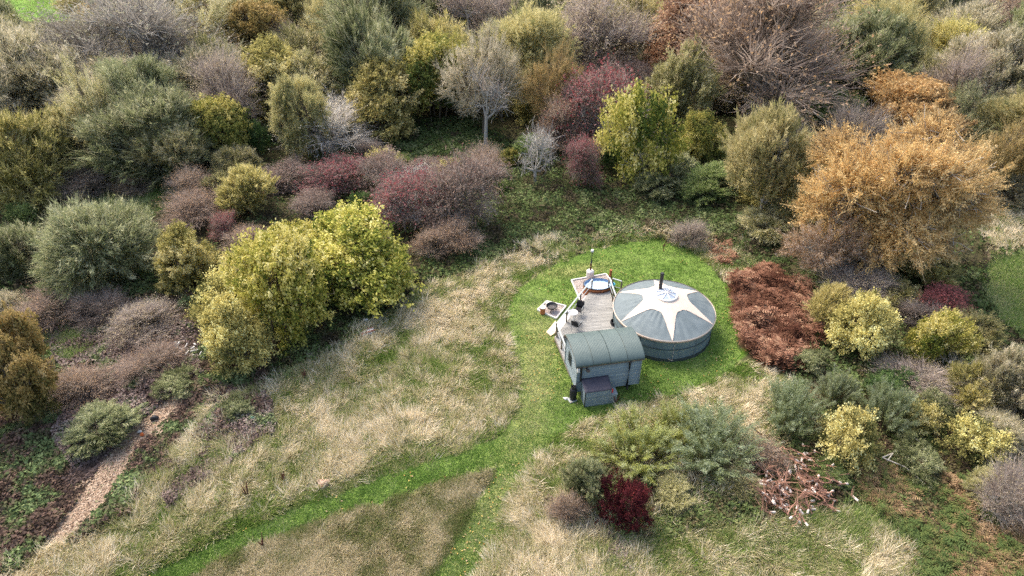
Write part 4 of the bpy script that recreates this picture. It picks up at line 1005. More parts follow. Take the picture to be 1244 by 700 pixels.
mb = MB(); mb.add(vs, [(j * NA2 + k, j * NA2 + (k + 1) % NA2, (j + 1) * NA2 + (k + 1) % NA2, (j + 1) * NA2 + k) for j in range(NR2 + 1) for k in range(NA2)])
mb.build('roof_star', CREAM, yurt, smooth=True)
# skylight wheel
mb = MB(); mb.lathe([(.64, yz(.225) - .05), (.66, yz(.2) + .06), (.62, yz(.2) + .10), (.57, yz(.2) + .09), (.55, yz(.2) + .02)], 48); wheel = mb.build('skylight_ring', WHITE, yurt, smooth=True)
z0 = yz(.2) + .05
for k in range(8):
    a = 2 * PI * k / 8 + .2; b = a + 2 * PI / 8
    mb = MB(); mb.beam((.08 * math.cos(a), .08 * math.sin(a), z0 + .15), (.60 * math.cos(a), .60 * math.sin(a), z0 + .03), .042, .04); mb.build('spoke', WHITE, wheel)
    mb = MB(); q = []
    for (r, z) in ((.10, z0 + .125), (.57, z0 + .01)):
        for c in np.linspace(a, b, 4): q.append((r * math.cos(c), r * math.sin(c), z))
    mb.add(q, [(i, i + 4, i + 5, i + 1) for i in range(3)]); mb.build('pane', PANE, wheel)
mb = MB(); mb.lathe([(.0, z0 + .19), (.09, z0 + .18), (.11, z0 + .13), (.10, z0 + .10)], 16); mb.build('hub', WHITE, wheel, smooth=True)
fl = V2(801.5, 353.5, 2.42) - YC
mb = MB(); mb.tube([(fl.x, fl.y, 2.2), (fl.x, fl.y, 3.62)], .10, 14); pipe = mb.build('flue_pipe', BLACK, yurt, smooth=True)
mb = MB(); mb.lathe([(.20, 2.40), (.17, 2.47), (.11, 2.50), (.09, 2.58)], 20, (fl.x, fl.y, 0)); mb.build('flashing', BLACK, pipe, smooth=True)
mb = MB(); mb.lathe([(.0, 3.68), (.09, 3.67), (.115, 3.63), (.115, 3.57), (.10, 3.55)], 16, (fl.x, fl.y, 0)); mb.build('flue_cap', BLACK, pipe, smooth=True)
a = math.radians(-88); pts = [((YR + .035 + .01 * math.sin(i)) * math.cos(a + .006 * math.sin(i * 1.7)), (YR + .035) * math.sin(a), EZ - .1 - i * .13) for i in range(12)]
mb = MB(); mb.tube(pts, .014, 5); mb.tube([((YR + .045) * math.cos(a - .10 + .2 * t), (YR + .045) * math.sin(a - .10 + .2 * t), .32 - .14 * math.sin(PI * t)) for t in np.linspace(0, .6, 7)], .014, 5)
mb.build('lacing_rope', CREAM, yurt, smooth=True)
for k in range(6):
    a = tips[k] + .52; mb = MB(); mb.beam(((YR + .012) * math.cos(a), (YR + .012) * math.sin(a), .2), ((YR + .012) * math.cos(a), (YR + .012) * math.sin(a), EZ - .12), .035, .02); mb.build('wall_seam', SKIRT if k % 2 else CANV, yurt)

# ------------------------------------------------------------------ the shepherd's hut
HR = math.radians(10.5); HC = Vector((4.76, 26.93, 0))
hut = empty('shepherds_hut', HC, HR); tag(hut, 'grey-blue clad hut with a curved green metal roof at the end of the deck', 'hut')
CLAD = surf('grey_blue_paint', (.22, .275, .295), .7, (.155, .20, .22), 4, .15, stretch=(.6, 3, 3), objvary=.13, detail=7)
ROOFG = surf('green_coated_metal', (.092, .128, .122), .5, (.072, .104, .10), 2.5, .05, objvary=.05, spec=.4)
RAWT = surf('weathered_brown_timber', (.20, .155, .12), .85, (.09, .07, .055), 8, .3, stretch=(.4, 4, 4))
HL, HW, HZ0, HZ1, RISE = 3.36, 2.26, .42, 2.26, .42
def arc_z(y, w=HW / 2 + .13, rise=RISE + .06): return HZ1 + rise * (1 - (y / w) ** 2) ** .8 if abs(y) < w else HZ1
# inner shell
mb = MB(); n = 14; ys = [-(HW / 2 - .03) + (HW - .06) * i / n for i in range(n + 1)]
for sx in (-1, 1):
    pass
prof = [(-(HW / 2 - .03), HZ0)] + [(y, arc_z(y) - .09) for y in ys] + [(HW / 2 - .03, HZ0)]
vs = [(-HL / 2 + .03, y, z) for y, z in prof] + [(HL / 2 - .03, y, z) for y, z in prof]; m = len(prof)
mb.add(vs, [tuple(range(m)), tuple(range(2 * m - 1, m - 1, -1))] + [(i, m + i, m + (i + 1) % m, (i + 1) % m) for i in range(m)])
shell = mb.build('wall_shell', CLAD, hut)
# overlapping boards, front and back
BH = .131; nb = int((HZ1 - HZ0) / BH)
mb = MB(); mb.box((0, 0, 0), (HL, .03, BH - .004), 0, (math.radians(-20), 0)); bme = mb.mesh('board'); bme.materials.append(CLAD)
for side in (-1, 1):
    for i in range(nb):
        o = link('board', bme, None, hut); o.location = (0, side * (HW / 2), HZ0 + BH * (i + .5)); o.rotation_euler = (0, 0, 0 if side < 0 else PI)
for side in (-1, 1):
    i = 0; z = HZ0
    while z < HZ1 + RISE - .05:
        zz = min(z + BH, HZ1 + RISE)
        hw = HW / 2 if zz < HZ1 else max(.0, HW / 2 * math.sqrt(max(0, 1 - ((zz - HZ1) / (RISE + .02)) ** 1.35)))
        if hw > .12:
            mb = MB(); mb.box((0, 0, 0), (.022, 2 * hw, BH + .02), 0, (0, math.radians(9 * side))); o = mb.build('board', CLAD, hut); o.location = (side * (HL / 2), 0, z + BH / 2)
        z += BH
for sx in (-1, 1):
    for sy in (-1, 1):
        mb = MB(); mb.box((sx * (HL / 2 + .012), sy * (HW / 2 + .012), (HZ0 + HZ1) / 2), (.06, .06, HZ1 - HZ0)); mb.build('corner_post', CLAD, hut)
# ribbed curved sheets
RW = HW / 2 + .15; RL = HL + .26; NS = 4
for si in range(NS):
    x0 = -RL / 2 + RL / NS * si; x1 = x0 + RL / NS - .006; nx = 60; ny = 18; vs = []
    for j in range(ny + 1):
        th = math.radians(-84) + math.radians(168) * j / ny
        yb = RW * math.sin(th) / math.sin(math.radians(84)); zb = HZ1 - .03 + (RISE + .07) * (math.cos(th) - math.cos(math.radians(84))) / (1 - math.cos(math.radians(84)))
        for i in range(nx + 1):
            x = x0 + (x1 - x0) * i / nx; rip = .0045 * math.sin(2 * PI * x / .078)
            vs.append((x, yb + rip * math.sin(th), zb + rip * math.cos(th) + .004 * (si % 2)))
    mb = MB(); mb.add(vs, [(j * (nx + 1) + i, j * (nx + 1) + i + 1, (j + 1) * (nx + 1) + i + 1, (j + 1) * (nx + 1) + i) for j in range(ny) for i in range(nx)])
    o = mb.build('roof_sheet', ROOFG, hut); o.data.shade_smooth()
    sm = o.modifiers.new('thick', 'SOLIDIFY'); sm.thickness = .02
    if si:
        mb = MB(); pts = []
        for j in range(ny + 1):
            th = math.radians(-84) + math.radians(168) * j / ny
            pts.append((x0 - .003, RW * math.sin(th) / math.sin(math.radians(84)) * 1.004, HZ1 - .03 + .012 + (RISE + .07) * (math.cos(th) - math.cos(math.radians(84))) / (1 - math.cos(math.radians(84)))))
        mb.tube(pts, .007, 4); mb.build('roof_seam', SKIRT, hut)
for sy in (-1, 1):
    mb = MB(); mb.beam((-RL / 2 + .02, sy * (RW - .05), HZ1 - .07), (RL / 2 - .02, sy * (RW - .05), HZ1 - .07), .05, .09); mb.build('eave_board', RAWT, hut)
# gable bargeboards
for sx in (-1, 1):
    mb = MB(); pts = []
    for j in range(19):
        th = math.radians(-84) + math.radians(168) * j / 18
        pts.append((sx * (RL / 2 - .02), (RW - .02) * math.sin(th) / .9945, HZ1 - .08 + (RISE + .07) * (math.cos(th) - .1045) / .8955))
    for a_, b_ in zip(pts[:-1], pts[1:]): mb.beam(a_, b_, .03, .07)
    mb.build('bargeboard', RAWT, hut)
# window in the left gable
mb = MB(); X = -HL / 2 - .03
for (y0, z0_, y1, z1_) in ((-.02, 1.25, -.02, 1.85), (.42, 1.25, .42, 1.85), (-.05, 1.25, .45, 1.25), (-.05, 1.85, .45, 1.85), (.2, 1.27, .2, 1.83)):
    mb.beam((X, y0, z0_), (X, y1, z1_), .05, .05)
wf = mb.build('window', SKIRT, hut); mb = MB(); mb.box((X + .01, .2, 1.55), (.02, .42, .58)); mb.build('pane', DARKG, wf)
# pipes, lamps
mb = MB(); mb.tube([(1.06, -HW / 2 - .16, HZ1 - .1), (1.06, -HW / 2 - .09, HZ1 - .2), (1.05, -HW / 2 - .09, .5), (1.05, -HW / 2 - .2, .3)], .055, 10); mb.build('downpipe', BLACKP, hut, smooth=True)
mb = MB(); mb.tube([(-1.5, -HW / 2 - .10, HZ1 - .08), (-1.5, -HW / 2 - .08, 1.25)], .05, 10); mb.build('downpipe', BLACKP, hut, smooth=True)
mb = MB(); mb.box((-HL / 2 + .02, -HW / 2 - .09, 1.98), (.13, .12, .24)); mb.build('meter_box', WHITE, hut, bevel=.015)
mb = MB(); mb.box((-1.22, -HW / 2 - .06, 2.05), (.09, .08, .09)); mb.beam((-1.22, -HW / 2 - .08, 2.05), (-1.2, -HW / 2 - .22, 1.97), .05); lamp = mb.build('wall_lamp', BLACKP, hut)
mb = MB(); mb.lathe([(.0, .0), (.10, .0), (.11, -.06), (.05, -.12), (0, -.12)], 14, (-1.2, -HW / 2 - .24, 2.06)); mb.build('lamp_head', BLACKP, lamp, smooth=True)
mb = MB(); mb.box((-1.17, -HW / 2 - .25, 1.90), (.06, .05, .05)); mb.build('lamp_sensor', GREYM, lamp)
for x in (-1.2, 1.2):
    for y in (-.85, .85):
        mb = MB(); mb.lathe([(.05, -.04), (.20, -.05), (.22, -.03), (.22, .03), (.20, .05), (.05, .04)], 20)
        o = mb.build('wheel', BLACK, hut, smooth=True); o.location = (x, y, .22); o.rotation_euler = (PI / 2, 0, 0)
mb = MB(); mb.box((0, -.8, .36), (HL - .2, .08, .12)); mb.box((0, .8, .36), (HL - .2, .08, .12)); mb.box((-1.2, 0, .27), (.07, 1.7, .07)); mb.box((1.2, 0, .27), (.07, 1.7, .07)); mb.build('chassis', BLACK, hut)

def hl(x, y, z=0.):
    c, s = math.cos(HR), math.sin(HR); return Vector((HC.x + x * c - y * s, HC.y + x * s + y * c, z))
# store box against the hut
box = empty('store_box', hl(-.75, -1.55), HR); tag(box, 'clad store box with a sloping dark lid in front of the hut wall', 'storage box')
FELT = surf('dark_purple_grey_felt', (.072, .068, .09), .8, (.05, .047, .062), 5, .2)
bw, bd, h0, h1 = 1.32, .70, 1.06, 1.30
nbd = 9
for i in range(nbd):
    hgt = h0 / nbd
    mb = MB(); mb.box((0, -bd / 2, hgt * (i + .5)), (bw, .025, hgt - .004), 0, (math.radians(-19), 0)); mb.build('board', CLAD, box)
for sx in (-1, 1):
    for i in range(nbd):
        hgt = h0 / nbd; mb = MB(); mb.box((sx * bw / 2, 0, hgt * (i + .5)), (.02, bd, hgt + .01), 0, (0, math.radians(8 * sx))); mb.build('board', CLAD, box)
mb = MB(); q = [(-bw / 2 + .02, -bd / 2 + .02, .0), (bw / 2 - .02, -bd / 2 + .02, .0), (bw / 2 - .02, bd / 2, .0), (-bw / 2 + .02, bd / 2, .0), (-bw / 2 + .02, -bd / 2 + .02, h0 - .01), (bw / 2 - .02, -bd / 2 + .02, h0 - .01), (bw / 2 - .02, bd / 2, h1 - .01), (-bw / 2 + .02, bd / 2, h1 - .01)]
mb.add(q, [(0, 3, 2, 1), (4, 5, 6, 7), (0, 1, 5, 4), (1, 2, 6, 5), (2, 3, 7, 6), (3, 0, 4, 7)]); mb.build('box_body', CLAD, box)
for sx in (-1, 1):
    mb = MB(); mb.box((sx * (bw / 2 + .012), -bd / 2 - .012, h0 / 2), (.05, .05, h0)); mb.build('corner_post', CLAD if sx > 0 else SKIRT, box)
mb = MB(); vs = []; 
for j in range(9):
    for i in range(13):
        x = -bw / 2 - .05 + (bw + .10) * i / 12; y = -bd / 2 - .07 + (bd + .09) * j / 8
        z = h0 + .03 + (h1 - h0) * j / 8 + .012 * math.sin(i * 1.3) * math.sin(j * .9) + .03 * (i / 12) ** 3 * (j / 8)
        vs.append((x, y, z))
mb.add(vs, [(j * 13 + i, j * 13 + i + 1, (j + 1) * 13 + i + 1, (j + 1) * 13 + i) for j in range(8) for i in range(12)])
o = mb.build('lid', FELT, box, smooth=True); sm = o.modifiers.new('thick', 'SOLIDIFY'); sm.thickness = .03
bin_ = empty('low_log_box', hl(.10, -1.66), HR); tag(bin_, 'low clad box joined to the right side of the store box', 'storage box')
for i in range(5):
    mb = MB(); mb.box((0, -.24, .125 * (i + .5)), (.36, .02, .14), 0, (math.radians(-8), 0)); mb.build('board', CLAD, bin_)
    mb = MB(); mb.box((.18, 0, .125 * (i + .5)), (.02, .48, .135), 0, (0, math.radians(8))); mb.build('board', CLAD, bin_)
mb = MB(); mb.box((0, 0, .3), (.32, .44, .6)); mb.build('box_body', CLAD, bin_)
mb = MB(); mb.box((.02, 0, .64), (.40, .52, .03)); mb.build('lid', CLAD, bin_)
REDP = surf('red_plastic', (.62, .06, .05), .4, (.5, .04, .04), 8)
can = empty('red_container', hl(.02, -1.72, .655), HR); tag(can, 'small red container standing on the low clad box', 'container')
mb = MB(); mb.box((0, 0, .11), (.18, .14, .22)); mb.build('body', REDP, can, bevel=.02)
mb = MB(); mb.tube([(0, 0, .22), (0, 0, .27)], .03, 8); mb.build('cap', WHITE, can)
# gas bottle on a white slab
gp = V2(694.5, 486.5, .02); gp.z = 0
slab = MB(); slab.box((gp.x + .02, gp.y - .0, .06), (.42, .38, .07), HR + .25); o = slab.build('slab', GREYM, None, bevel=.01); tag(o, 'white paving slab under the black gas bottle', 'slab')
gb = empty('gas_bottle', (gp.x + .06, gp.y + .05, .095), .2); tag(gb, 'black gas bottle standing at the left front corner of the hut', 'gas bottle')
mb = MB(); mb.lathe([(.0, .02), (.17, .02), (.19, .08), (.19, .32), (.197, .34), (.19, .36), (.19, .60), (.15, .72), (.06, .78), (.0, .78)], 24); mb.build('body', BLACKP, gb, smooth=True)
mb = MB(); mb.lathe([(.11, .72), (.12, .74), (.12, .88), (.11, .88)], 16); mb.build('collar', BLACKP, gb, smooth=True)
mb = MB(); mb.tube([(0, 0, .76), (0, 0, .90)], .03, 8); mb.tube([(.0, 0, .86), (.2, .05, 1.0), (.4, .1, 1.05), (.55, .12, 1.1)], .014, 6); mb.build('hose', BLACKP, gb, smooth=True)
mb = MB(); mb.tube([(gp.x - .02, gp.y + .38, 0), (gp.x - .02, gp.y + .40, 1.1)], .02, 6); o = mb.build('post', BLACKP); tag(o, 'thin black post standing behind the gas bottle', 'post')
mb = MB(); mb.blob((gp.x - .3, gp.y + .1, .06), (.14, .10, .07), 3); o = mb.build('stone', WHITE, smooth=True); tag(o, 'pinkish white stone left of the black gas bottle', 'stone')

# ------------------------------------------------------------------ deck
DZ = .45
deck = empty('deck', V2(712, 385, 0)); tag(deck, 'raised timber deck of weathered boards between the hut and the hot tub', 'deck')
DO = deck.location
def dp(u, v, z=DZ): 
    p = V2(u, v, z); return Vector((p.x, p.y))
PA, PB_, PC = dp(674, 409), dp(716.5, 354.5), dp(740.5, 351)
P1, P2_, P3 = dp(744.5, 366), dp(750, 382), dp(753.5, 402)
pe = dp(692, 453); hr_ = hl(1.6, .2); pr = hl(-1.3, -.9)
DPOLY = [PA, PB_, PC, P1, P2_, P3, Vector((hr_.x, hr_.y)), Vector((pr.x, pr.y)), pe]
ex = Vector((math.cos(HR - .05), math.sin(HR - .05))); ey = Vector((-ex.y, ex.x))
def clip(poly, n, d, keep_ge):
    out = []
    for i in range(len(poly)):
        a, b = poly[i], poly[(i + 1) % len(poly)]; da, db = a.dot(n) - d, b.dot(n) - d
        if not keep_ge: da, db = -da, -db
        if da >= 0: out.append(a)
        if (da >= 0) != (db >= 0): out.append(a.lerp(b, da / (da - db)))
    return out
PLANK = surf('weathered_deck_board', (.34, .335, .315), .85, (.205, .20, .185), 7, .25, stretch=(.25, 4, 1), objvary=.14, detail=9, mixpos=(.3, .65))
lo = min(p.dot(ey) for p in DPOLY); hi = max(p.dot(ey) for p in DPOLY); pw = .135; k = 0; d = lo; rr = random.Random(4)
while d < hi:
    q = clip(DPOLY, ey, d + .006, True)
    q = clip(q, ey, min(d + pw - .006, hi), False) if len(q) > 2 else []
    if len(q) > 2:
        # boards butt at a joint somewhere along the row
        xs_ = [p.dot(ex) for p in q]; L = max(xs_) - min(xs_)
        cuts = [min(xs_) + L * rr.uniform(.3, .7)] if L > 1.4 else []
        segs = [(min(xs_) - 1, cuts[0] - .004), (cuts[0] + .004, max(xs_) + 1)] if cuts else [(min(xs_) - 1, max(xs_) + 1)]
        for s0, s1 in segs:
            r_ = clip(clip(q, ex, s0, True), ex, s1, False)
            if len(r_) > 2:
                mb = MB(); dz = rr.uniform(-.003, .003); mb.prism([(p.x - DO.x, p.y - DO.y) for p in r_], DZ - .03 + dz, DZ + dz); mb.build('board', PLANK, deck)
    d += pw
# rim and shadowed frame beneath
FRAMET = surf('deck_frame_timber', (.30, .26, .22), .85, (.18, .15, .12), 8, .2, stretch=(.4, 3, 3))
for a_, b_ in zip(DPOLY, DPOLY[1:] + DPOLY[:1]):
    mb = MB(); mb.beam((a_.x - DO.x, a_.y - DO.y, DZ - .12), (b_.x - DO.x, b_.y - DO.y, DZ - .12), .04, .17); mb.build('rim_board', FRAMET, deck)
for p in DPOLY[:-2]:
    mb = MB(); mb.box((p.x - DO.x + .05, p.y - DO.y, (DZ - .05) / 2), (.1, .1, DZ - .05)); mb.build('leg', FRAMET, deck)
# railing: posts and rails
POSTM = surf('brown_post_timber', (.30, .235, .16), .85, (.18, .14, .10), 8, .2)
RAILM = surf('pale_grey_rail', (.42, .45, .44), .6, (.30, .33, .32), 8, .1)
def rail(label, pts, h, zb, posts=None, label_cat='railing'):
    r0 = empty('railing', (pts[0].x, pts[0].y, 0)); tag(r0, label, label_cat)
    for i, p in enumerate(pts):
        if posts is None or posts[i]:
            mb = MB(); mb.box((p.x - pts[0].x, p.y - pts[0].y, zb[i] + h / 2), (.085, .085, h)); mb.build('post', POSTM, r0)
    for i in range(len(pts) - 1):
        a_, b_ = pts[i] - pts[0], pts[i + 1] - pts[0]
        mb = MB(); mb.beam((a_.x, a_.y, zb[i] + h + .02), (b_.x, b_.y, zb[i + 1] + h + .02), .09, .04); mb.build('handrail', RAILM, r0)
        if i or label_cat: 
            mb = MB(); mb.beam((a_.x, a_.y, zb[i] + h * .5), (b_.x, b_.y, zb[i + 1] + h * .5), .03, .03); mb.build('wire', GREYM, r0)
rp = [dp(675.5, 407), dp(688, 391), dp(704.5, 370), dp(718.5, 353)]
rail('long pale handrail running up the left edge of the deck to the hot tub', rp, .82, [DZ] * 4)
rail('pale handrail along the deck edge beside the hut gable', [dp(676.5, 409.5), dp(682, 424), dp(687.5, 438)], .82, [DZ] * 3)
rail('handrail on the yurt side of the deck', [dp(739, 350.5), dp(744, 365.5), dp(750.2, 381.5), dp(753, 396)], .82, [DZ] * 4)
g1, g2 = V2(742.5, 356, 0), V2(753.5, 359.5, 0)
rail('short outer rail between the hot tub and the yurt', [Vector((g1.x, g1.y)), Vector((g2.x, g2.y))], 1.1, [0, 0])
# steps along the left edge
st = empty('deck_steps', (PA.x, PA.y, 0)); tag(st, 'whitish timber steps against the left edge of the deck', 'steps')
ab = (PB_ - PA).normalized(); nn_ = Vector((-ab.y, ab.x))
for k, (off, z, t0, t1) in enumerate(((.17, .27, .75, 2.5), (.45, .12, .75, 2.5))):
    c = ab * ((t0 + t1) / 2) + nn_ * off
    mb = MB(); mb.box((c.x, c.y, z), (t1 - t0, .27, .05), math.atan2(ab.y, ab.x)); mb.build('tread', WHITE, st)
    for t in (t0 + .1, t1 - .1):
        c = ab * t + nn_ * off; mb = MB(); mb.box((c.x, c.y, (z - .03) / 2), (.06, .22, z - .03), math.atan2(ab.y, ab.x)); mb.build('riser', FRAMET, st)
PINE = surf('pale_new_timber', (.72, .60, .44), .7, (.60, .46, .30), 5, .1)
a_, b_, c_, d_ = V2(663.5, 405), V2(675, 391), V2(679, 403), V2(669, 410)
mb = MB(); mb.prism([(a_.x, a_.y), (d_.x, d_.y), (c_.x, c_.y), (b_.x, b_.y)], .05, .12); o = mb.build('timber_board', PINE, bevel=.01); tag(o, 'pale wide board on the grass at the left corner of the deck', 'board')

# ------------------------------------------------------------------ things on the deck
def at(u, v, z=DZ): p = V2(u, v, z); return (p.x, p.y, z)
tb = empty('round_table', at(695, 390.5)); tag(tb, 'small round white table with thin legs on the deck', 'table')
mb = MB(); mb.lathe([(0, .70), (.29, .70), (.31, .68), (.30, .66), (0, .66)], 28); mb.build('tabletop', WHITE, tb, smooth=True)
for k in range(4):
    a = k * PI / 2 + .4; mb = MB(); mb.tube([(.14 * math.cos(a), .14 * math.sin(a), .66), (.25 * math.cos(a), .25 * math.sin(a), 0)], .012, 6); mb.build('leg', GREYM, tb)
RATT = surf('black_woven_rattan', (.022, .022, .026), .7, (.01, .01, .012), 60, .4)
def chair(loc, rz, label):
    c = empty('garden_chair', loc, rz); tag(c, label, 'chair', 'black chairs on the deck')
    mb = MB(); mb.box((0, 0, .43), (.46, .44, .045)); mb.build('seat', RATT, c, bevel=.015)
    mb = MB()
    vs = []
    for j in range(5):
        for i in range(7):
            t = (i - 3) / 3; vs.append((t * .23, .22 - .05 * t * t * 1.0 + .03 * j, .44 + .11 * j - .02 * (t * t) * (j == 4) * 2))
    mb.add(vs, [(j * 7 + i, j * 7 + i + 1, (j + 1) * 7 + i + 1, (j + 1) * 7 + i) for j in range(4) for i in range(6)])
    o = mb.build('backrest', RATT, c, smooth=True); s_ = o.modifiers.new('thick', 'SOLIDIFY'); s_.thickness = .03
    for sx in (-1, 1):
        mb = MB(); mb.tube([(sx * .24, -.2, 0), (sx * .25, -.2, .62), (sx * .25, -.12, .65), (sx * .24, .22, .66)], .014, 6); mb.build('armrest', GREYM, c, smooth=True)
        mb = MB(); mb.tube([(sx * .22, .24, .0), (sx * .23, .21, .44), (sx * .22, .33, .88)], .014, 6); mb.build('leg', GREYM, c, smooth=True)
chair(at(702.5, 383), math.radians(-25), 'black woven chair behind the round white table')
chair(at(700, 401), math.radians(150), 'black chair half hidden behind the hut roof')
mb = MB(); mb.lathe([(0, 0), (.22, 0), (.26, .12), (.25, .24), (.22, .24), (.21, .06), (0, .06)], 20, (*at(746.5, 394)[:2], DZ + .004)); o = mb.build('basket', RATT, smooth=True); tag(o, 'round dark basket at the right end of the deck against the hut', 'basket')
mb = MB(); mb.box((at(686.5, 415)[0], at(686.5, 415)[1], DZ + .14), (.24, .3, .26), .3); o = mb.build('planter', BLACKP, bevel=.03); tag(o, 'small dark pot on the deck strip left of the hut', 'pot')
cv = V2(749.0, 379, 0.3); cl = MB(); vs = []
q0, q1 = dp(743.5, 361) + Vector((.12, 0)), dp(750.5, 383) + Vector((.12, 0)); 
for j in range(6):
    for i in range(13):
        t = i / 12; p = q0.lerp(q1, t); f = math.sin(i * 1.9) * .05 + math.sin(i * .8) * .04
        vs.append((p.x + f + .05 * j, p.y + .03 * f, DZ + .55 - j * .18 - .18 * math.sin(t * PI)))
cl.add(vs, [(j * 13 + i, j * 13 + i + 1, (j + 1) * 13 + i + 1, (j + 1) * 13 + i) for j in range(5) for i in range(12)])
o = cl.build('black_tarpaulin', BLACKP, smooth=True); s_ = o.modifiers.new('thick', 'SOLIDIFY'); s_.thickness = .015; tag(o, 'black sheet hanging off the deck rail on the yurt side', 'tarpaulin')

# ------------------------------------------------------------------ hot tub, its stove and the pebble beds
ORW = surf('orange_cedar', (.46, .17, .065), .6, (.30, .10, .04), 5, .15, stretch=(4, 4, .5), objvary=.1)
LINER = surf('blue_tub_liner', (.22, .33, .50), .35, (.18, .28, .44), 3)
tc_ = V2(726.2, 345.2, .72)
tub = empty('hot_tub', (tc_.x, tc_.y, 0), .06); tag(tub, 'oval wood-fired hot tub with pale blue water at the far end of the deck', 'hot tub')
ta, tbb = .90, .62
for k in range(30):
    a = 2 * PI * k / 30; b = 2 * PI * (k + 1) / 30 - .012
    mb = MB(); q = []
    for z in (.02, .70):
        for aa in (a, b):
            q += [(ta * math.cos(aa), tbb * math.sin(aa), z), ((ta - .04) * math.cos(aa), (tbb - .04) * math.sin(aa), z)]
    mb.add(q, [(0, 2, 6, 4), (1, 5, 7, 3), (4, 6, 7, 5), (0, 1, 3, 2), (0, 4, 5, 1), (2, 3, 7, 6)]); mb.build('stave', ORW, tub)
mb = MB(); mb.lathe([(.955, .66), (1.0, .70), (1.0, .735), (.94, .745), (.93, .72)], 48, (0, 0, 0), sx=ta + .02, sy=tbb + .02); mb.build('rim', BLACKP, tub, smooth=True)
mb = MB(); mb.lathe([(.95, .74), (.93, .74), (.90, .45), (.7, .3), (0, .28)], 48, sx=ta, sy=tbb); mb.build('liner', LINER, tub, smooth=True)
mb = MB(); mb.lathe([(.0, .60), (.5, .60), (.915, .60)], 48, sx=ta, sy=tbb); mb.build('water', WATER, tub)
for z in (.15, .5):
    mb = MB(); mb.lathe([(1.004, z), (1.012, z + .02), (1.004, z + .04)], 48, sx=ta, sy=tbb); mb.build('hoop', BLACK, tub)
sp_ = V2(716.5, 337.5, 0)
sv = empty('tub_stove', sp_); tag(sv, 'white stove behind the hot tub with a tall thin flue', 'stove')
mb = MB(); mb.lathe([(0, .05), (.24, .05), (.25, .1), (.25, .52), (.18, .6), (0, .62)], 20); mb.build('body', WHITE, sv, smooth=True)
RUSTM = surf('rusty_pipe', (.20, .08, .045), .8, (.10, .04, .025), 9, .2); GRN = surf('dull_green_pipe', (.16, .18, .16), .5, (.10, .12, .11), 9)
mb = MB(); mb.tube([(0, 0, .6), (.01, 0, 1.15)], .055, 10); mb.build('flue_pipe', RUSTM, sv, smooth=True)
mb = MB(); mb.tube([(.01, 0, 1.13), (.03, 0, 1.2), (.02, 0, 2.05)], .058, 10); p_ = mb.build('flue_pipe', GRN, sv, smooth=True)
mb = MB(); mb.lathe([(0, 2.17), (.09, 2.16), (.105, 2.1), (.105, 2.03), (.06, 2.03)], 14, (.02, 0, 0)); mb.build('flue_cap', WHITE, p_, smooth=True)
for k, (u_, v_, col) in enumerate(((741.3, 337.5, ORW),)):
    p = V2(u_, v_, 0); mb = MB(); mb.tube([(p.x, p.y, 0), (p.x, p.y, .62)], .09, 10); o = mb.build('wooden_post', col); tag(o, 'orange wooden post at the right end of the hot tub', 'post')
BLUEP = surf('bright_blue_plastic', (.08, .42, .60), .4, (.06, .34, .5), 6)
p = V2(744, 346.5, .2); bk = empty('blue_bucket', (p.x, p.y, 0)); tag(bk, 'bright blue bucket between the hot tub and the yurt', 'bucket')
mb = MB(); mb.lathe([(0, .0), (.12, 0), (.16, .30), (.175, .31), (.15, .30), (.11, .03), (0, .03)], 18); mb.build('body', BLUEP, bk, smooth=True)
mb = MB(); mb.tube([(.16 * math.cos(t), 0, .3 + .14 * math.sin(t)) for t in np.linspace(0, PI, 9)], .008, 5); mb.build('handle', GREYM, bk, smooth=True)
PEB = surf('pebble', (.60, .52, .48), .8, (.34, .29, .27), 1.5, .1, objvary=.2)
GRAVB = surf('gravel_bed', (.50, .43, .39), .95, (.26, .22, .20), 26, .6)
def bed(poly, label, edge, seed, base=GRAVB):
    P = [V2(u_, v_, 0) for u_, v_ in poly]; c = sum(P, Vector()) / len(P)
    b = empty('gravel_bed', c); tag(b, label, 'gravel bed')
    mb = MB(); mb.prism([(p.x - c.x, p.y - c.y) for p in reversed(P)], .0, .075); mb.build('gravel_base', base, b)
    for i in range(len(P)):
        q0, q1 = P[i] - c, P[(i + 1) % len(P)] - c; mb = MB(); mb.beam((q0.x, q0.y, .07), (q1.x, q1.y, .07), .075, .15); mb.build('edging_board', edge, b)
    rr = np.random.default_rng(seed); pp = [(p.x, p.y) for p in P]; mb = MB(); n = 0
    xs_ = [p[0] for p in pp]; ys_ = [p[1] for p in pp]
    while n < 420:
        x, y = rr.uniform(min(xs_), max(xs_)), rr.uniform(min(ys_), max(ys_))
        if inpoly(np.array([x]), np.array([y]), pp)[0]:
            mb.blob((x - c.x, y - c.y, .08), (rr.uniform(.02, .05), rr.uniform(.02, .045), rr.uniform(.015, .03)), int(rr.integers(1e6)), .2, 1); n += 1
    o = mb.build('pebbles', PEB, b); o['kind'] = 'stuff'
bed([(694, 342), (736, 334.5), (743, 344), (740, 352), (716, 356), (706, 370)], 'timber-edged pale gravel bed under the hot tub', WHITE, 1)
DKT = surf('dark_edging_timber', (.20, .15, .12), .85, (.10, .075, .06), 8, .2)
bed([(653, 378), (664, 367.5), (687.5, 373.5), (675.5, 388.5)], 'square gravel bed with a dark timber edge holding the fire bowl', WHITE, 2)
fp = V2(670.2, 377.2, .1)
fb = empty('fire_bowl', (fp.x, fp.y, .08)); tag(fb, 'black iron fire bowl on three legs in the gravel square', 'fire bowl')
mb = MB(); mb.lathe([(0, .16), (.16, .18), (.27, .26), (.33, .38), (.35, .39), (.35, .41), (.32, .41), (.25, .29), (.14, .23), (0, .22)], 26); mb.build('bowl', BLACK, fb, smooth=True)
